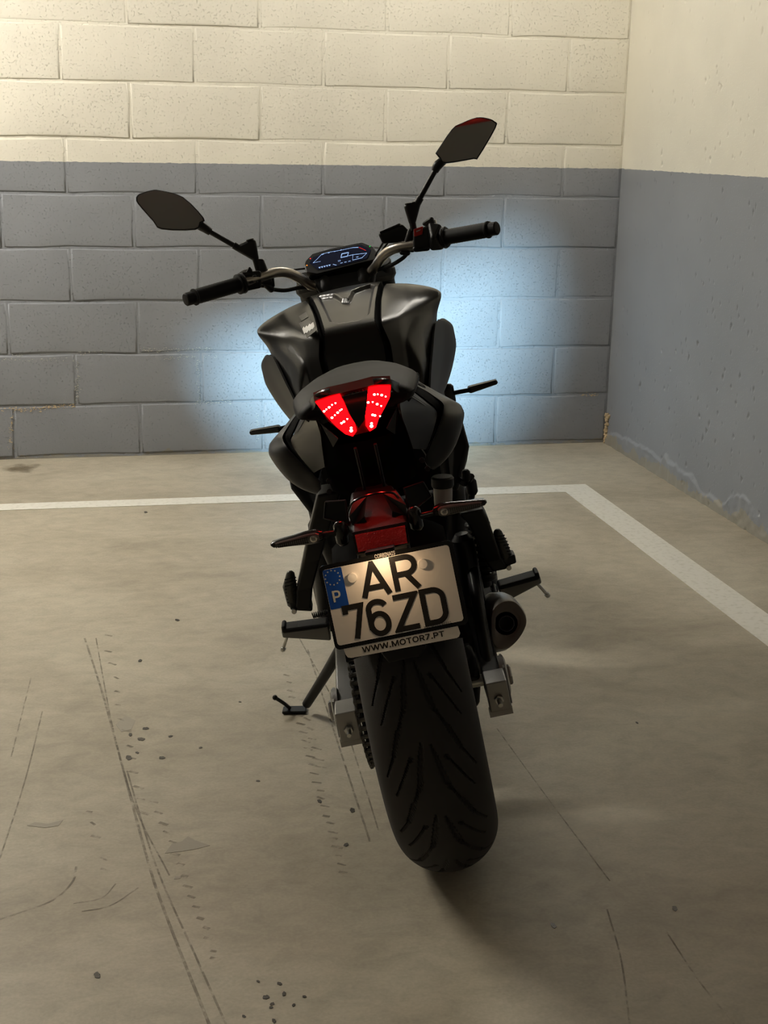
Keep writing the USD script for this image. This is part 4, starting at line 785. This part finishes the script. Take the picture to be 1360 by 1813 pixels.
for s in (-1, 1):
    Yf = .98
    if s < 0: a_, b_, c_ = A3(446, 766, Yf), A3(492, 760, Yf), A3(540, 748, Yf+.02)
    else: a_, b_, c_ = A3(877, 677, Yf), A3(834, 690, Yf), A3(797, 697, Yf+.02)
    part('front_indicator', [H((*a_, .006), (*b_, .0085), (*(a_+Y1*.012), .006), (*(b_+Y1*.014), .0085)), cyl(b_, c_, .0055), HP([c_ + V(0, 0, .014), c_ - V(0, 0, .016), c_ - X1*s*.03], .012)], 'gloss', label=('right' if s > 0 else 'left') + ' front indicator seen edge-on')
# ---- handlebar
def P6(px, py, y): return at(px, py, y)
pts = [P6(352, 523.5, .72), P6(420, 503, .775), P6(468, 489, .815), P6(488, 482.5, .835), P6(508, 483, .855), P6(530, 492, .885), P6(550, 505, .92), P6(575, 505, .935)]
pr_ = [P6(605, 500, .94), P6(640, 488, .935), P6(660, 478, .92), P6(676, 456, .885), P6(692, 443, .855), P6(712, 437, .835), P6(750, 431, .81), P6(795, 418, .775), P6(856, 408, .72)]
part('handlebar', tube(pts + pr_, .0118, 16, 8), 'bar', label='titanium grey handlebar')
for x in (-.045, .045): part('bar_clamp', HP([(x, .935, .972), (x, .955, .955), (x, .92, .955)], .020), 'black_metal')
def grip(a, b, nm):
    a, b = np.array(a), np.array(b); d = (b-a)/np.linalg.norm(b-a); L = np.linalg.norm(b-a)
    pf = [(0, .014), (.001, .0185), (.004, .0185), (.006, .0165)] + [(t, .0163 + (.0008 if i % 2 else 0)) for i, t in enumerate(np.arange(.012, L-.012, .0035))] + [(L-.008, .0170), (L-.006, .0225), (L-.001, .0225), (L, .014)]
    g_ = part('grip', lathe(a, d, pf, 28), 'rubber', label=nm)
    part('bar_end', [lathe(a - d*.022, d, [(0, .006), (.001, .0125), (.003, .0145), (.018, .0145), (.022, .012)], 24)], 'rubber', g_)
grip(P6(343, 526.5, .712), P6(426, 502.5, .78), 'left rubber grip'); grip(P6(866, 406.5, .712), P6(786, 420.5, .78), 'right rubber grip')
part('dash_bracket', HP([P6(553, 492, .93), P6(662, 466, .93), P6(574, 515, .93), P6(660, 492, .93), P6(570, 500, .99), P6(655, 480, .99)], .008), 'hole')
# left switchgear
sl = part('switch_housing', [lathe(P6(427, 502, .778), P6(437, 499, .785)-P6(427, 502, .778), [(0, .01), (0, .0225), (.003, .0235), (.006, .0225), (.006, .01)], 24), HP([P6(431, 486, .785), P6(431, 512, .785), P6(458, 484, .80), P6(458, 506, .80)] + [P6(432, 498, .81), P6(458, 495, .83)], .006), HP([P6(462, 488, .815), P6(480, 484, .825), P6(464, 505, .82), P6(482, 505, .83)], .006)], 'plastic', label='left switch housing')
part('switch_lever', [HP([P6(437, 484, .79), P6(442, 475, .79), P6(446, 482, .79)], .003), HP([P6(420, 490, .79), P6(424, 508, .79)], .0035), tube([P6(420, 488, .80), P6(432, 480, .83), P6(445, 478, .86)], .003, 8)], 'plastic', sl)
part('switch_button', [HP([P6(443, 500, .775), P6(447, 499, .775)], .0026), HP([P6(449, 489, .775), P6(452, 488.5, .775)], .0022), HP([P6(455, 499, .775)], .0026)], 'cover', sl)
part('clutch_lever', tube([P6(466, 497, .84), P6(430, 496, .88), P6(380, 508, .86), P6(340, 520, .83)], [.007, .006, .005, .006], 10), 'bar')
part('clutch_perch', [HP([P6(466, 500, .815), P6(478, 500, .82), P6(459, 463, .82), P6(463, 463, .82), P6(470, 480, .82)], .0065), HP([P6(480, 512, .83), P6(472, 505, .82)], .008)], 'black_metal')
# right switchgear, master cylinder, kill switch
sr = part('switch_housing', [HP([P6(737, 412, .80), P6(737, 438, .80), P6(758, 405, .795), P6(758, 434, .795), P6(748, 425, .83)], .007), HP([P6(764, 400, .79), P6(767, 437, .79), P6(776, 403, .785), P6(780, 436, .785), P6(772, 416, .83), P6(768, 420, .765)], .008), lathe(P6(790, 420, .78), P6(780, 421.5, .785)-P6(790, 420, .78), [(0, .010), (0, .0235), (.004, .0245), (.007, .0235), (.007, .01)], 24), HP([P6(737, 440, .80), P6(756, 438, .80), P6(745, 425, .83)], .008), HP([P6(752, 396, .80), P6(764, 388, .79), P6(768, 400, .79)], .005)], 'plastic', label='right switch housing with red kill switch')
part('kill_switch', [rslab([P6(734, 407, .782), P6(748, 402, .782), P6(747, 414, .782), P6(735, 418, .782)], (0, .006, 0), .0015)], 'red_switch', sr)
part('switch_mark', slab([P6(737, 409, .779), P6(745, 406, .779), P6(744, 408, .779), P6(737.5, 411, .779)], (0, .001, 0)), 'white_print', sr)
part('throttle_clip', HP([P6(770, 391, .80), P6(773, 400, .80)], .003), 'steel', sr)
mc = part('brake_master_cylinder', [HP([P6(675, 416, .87), P6(680, 427, .87), P6(712, 402, .87), P6(722, 412, .87), P6(716, 425, .87), P6(690, 426, .90), P6(712, 404, .91)], .0055), HP([P6(722, 430, .83), P6(728, 410, .83), P6(730, 440, .83)], .009), HP([P6(712, 447, .83), P6(722, 448, .83)], .006)], 'black_metal', label='front brake master cylinder and reservoir')
part('reservoir_lid', slab([P6(673, 413, .862), P6(708, 398, .862), P6(712, 400, .905), P6(677, 415, .905)], (0, 0, .0035)), 'plastic', mc)
part('brake_lever', tube([P6(735, 428, .84), P6(780, 412, .88), P6(830, 404, .87), P6(868, 396, .84)], [.007, .006, .005, .006], 10), 'bar')
# ---- mirrors
def mirror(side):
    s = side; nm = 'right' if s > 0 else 'left'
    if s < 0:
        pts = [(241, 350), (246.5, 343.5), (268.5, 336.7), (283, 337), (324, 348.6), (361, 386), (356, 394.5), (346, 406.5), (286, 405.5), (271, 391), (244, 360)]
        neck, j0, j1, blk, base = (358, 401), (373, 411), (419, 437), (447, 440), (461, 488); Ym = .80; MN = V(.20, -.93, .30)
    else:
        pts = [(771, 271.5), (800, 229), (817.5, 218), (844, 208), (864, 209.5), (876, 215), (878, 225), (847, 278), (838.5, 281), (788, 289), (779, 281)]
        neck, j0, j1, blk, base = (776, 292), (770, 303), (741, 356), (727, 376), (733, 408); Ym = .80; MN = V(-.16, -.95, .26)
    MN = MN/np.linalg.norm(MN); c = at(*np.mean(pts, 0), Ym)
    P = np.array([on(*p, c, MN) for p in pts]); P = spline(np.vstack([P, P[:1]]), 3)[:-1]; cc = P.mean(0)
    k = lambda f, d: cc + (P-cc)*f - MN*d
    hs = part('mirror', skin([k(.955, .0005), k(.965, -.001), k(1.0, 0.0), k(1.0, .004), k(.93, .012), k(.7, .020), k(.3, .024)]), 'plastic', label=f'{nm} rear view mirror')
    part('mirror_glass', skin([k(.952, .0008), k(.955, -.0006)]), 'mirror', hs, smooth=False)
    n_, a_, b_ = at(*neck, Ym+.010), at(*j0, Ym+.012), at(*j1, Ym+.02)
    part('mirror_stem', [tube([n_*.72 + cc*.28 - MN*.004, n_, a_], [.009, .011, .0085], 12), tube([a_, b_], [.0058, .0062], 12), tube([b_ + (a_-b_)*.12, b_ - (a_-b_)*.16], .0085, 12)], 'black_metal', hs)
    K, B_ = at(*blk, Ym+.02), at(*base, Ym+.02); e = (K-B_)/np.linalg.norm(K-B_); b2 = b_ - (a_-b_)*.1
    part('mirror_mount', [HP([K + e*.012 + V(-.004, 0, 0), K + e*.012 + V(.004, 0, 0), K - e*.02, b2], .0085), cyl(K - e*.02, B_, .0075), lathe(K + e*.018, e, [(0, .009), (.003, .009), (.004, .007), (.004, .001)], 16)], 'black_metal', hs)
mirror(-1); mirror(1)
# ---- dash
dN = V(0, -.60, .80); dC = at(603, 458, .945)
def ds(px, py, d=0.): return on(px, py, dC, dN) + dN*d
fce = [(538, 467.5), (541, 461), (552, 449.5), (585, 440), (642, 428.5), (662, 437), (667, 446), (669.5, 453), (664, 459), (600, 475), (560, 485), (542, 482)]
dq = np.array([ds(*p) for p in fce]); dc_ = dq.mean(0); kk = lambda f, d: dc_ + (dq-dc_)*f + dN*d
dash = part('dashboard', [skin([kk(.97, .0), kk(1., -.002), kk(1., -.010), kk(.9, -.022)]), HP([ds(556, 487, -.02), ds(660, 462, -.02), ds(575, 512, -.035), ds(652, 492, -.035), ds(570, 470, -.03), ds(650, 450, -.03)], .008)], 'plastic', label='octagonal digital dashboard, lit')
part('dash_screen', slab([ds(*p, .0004) for p in [(548, 466), (555, 456), (590, 444), (639, 434), (657, 443), (650, 458), (600, 471), (563, 478)]], dN*.0008), 'screen', dash, smooth=False)
part('dash_tacho', [tube([ds(*p, .0018) for p in q_], w_, 5, 1) for q_, w_ in (([(554.5, 466.5), (562, 459.5), (570, 451), (583, 447.5), (604, 444), (622, 440), (634, 438.5)], .00055), ([(554.5, 466.5), (568, 463.8)], .0005), ([(570, 452), (574, 450)], .0011), ([(603, 444.5), (605, 443)], .001), ([(624, 439.5), (635, 439)], .0008), ([(592, 446.5), (594, 446)], .0010), ([(581, 449), (584, 448)], .0010))], 'lcd', dash)
part('dash_redline', tube([ds(*p, .0018) for p in [(636, 439), (642, 441.5), (648, 444.5)]], .0007, 5, 1), 'lcd_red', dash)
part('dash_digits', [tube([ds(*p, .0018) for p in [(605.5, 450.5), (617.5, 448), (615.5, 454.5), (604, 457), (605.5, 450.5)]], .0013, 6, 1), tube([ds(*p, .0018) for p in [(617, 454), (625, 452), (650, 449), (641, 457.5), (624.5, 461.5), (625, 452.5)]], .0007, 6, 1), tube([ds(*p, .0018) for p in [(631, 456.5), (635, 455.5)]], .0010, 6, 1)], 'lcd', dash)
part('dash_digits', text('15', ds(601, 462.5, .0014), X1, np.cross(dN, X1), .0042, .0062, .0005, True), 'lcd', dash, smooth=False)
part('dash_bars', [slab([ds(564+4.4*i, 474-1.05*i, .0012), ds(567.8+4.4*i, 473.1-1.05*i, .0012), ds(567.2+4.4*i, 475.6-1.05*i, .0012), ds(566+4.4*i, 476-1.05*i, .0012)], dN*.0005) for i in range(5)] + [tube([ds(590, 469, .0018), ds(596, 470.5, .0018)], .0008, 5, 1)] + [tube([ds(603+7*i, 467-1.6*i, .0018), ds(607+7*i, 466.2-1.6*i, .0018)], .0008, 5, 1) for i in range(3)], 'lcd', dash)
for nm, p, mt in (('orange_indicator_lamp', (543.5, 470), 'ind_orange'), ('red_indicator_lamp', (549.7, 458), 'ind_red'), ('green_indicator_lamp', (655, 436.5), 'ind_green')): part(nm, lathe(ds(*p, -.0003), dN, [(0, .0017), (.001, .0017), (.0014, .001)], 10), mt, dash)
# cables and hoses
part('clutch_cable', tube([P6(480, 512, .84), P6(505, 514, .86), P6(535, 509, .90), P6(560, 512, .95), P6(580, 540, 1.02)], .0048, 10), 'rubber')
part('brake_hose', tube([P6(722, 448, .83), P6(712, 458, .84), P6(690, 471, .87), P6(665, 480, .92), P6(640, 500, 1.0)], .0045, 10), 'rubber')
for k_ in ([tube([P6(680, 427, .88), P6(671, 442, .90), P6(664, 455, .94), P6(655, 490, 1.0)], .0022, 8), tube([P6(688, 428, .88), P6(676, 445, .90), P6(668, 462, .94), P6(655, 495, 1.0)], .0022, 8), tube([P6(521, 477.5, .93), P6(545, 475, .96)], .0022, 8), tube([P6(548, 500, .95), P6(560, 505, .97), P6(575, 530, 1.02)], .006, 8)]): part('throttle_cable', k_, 'rubber')
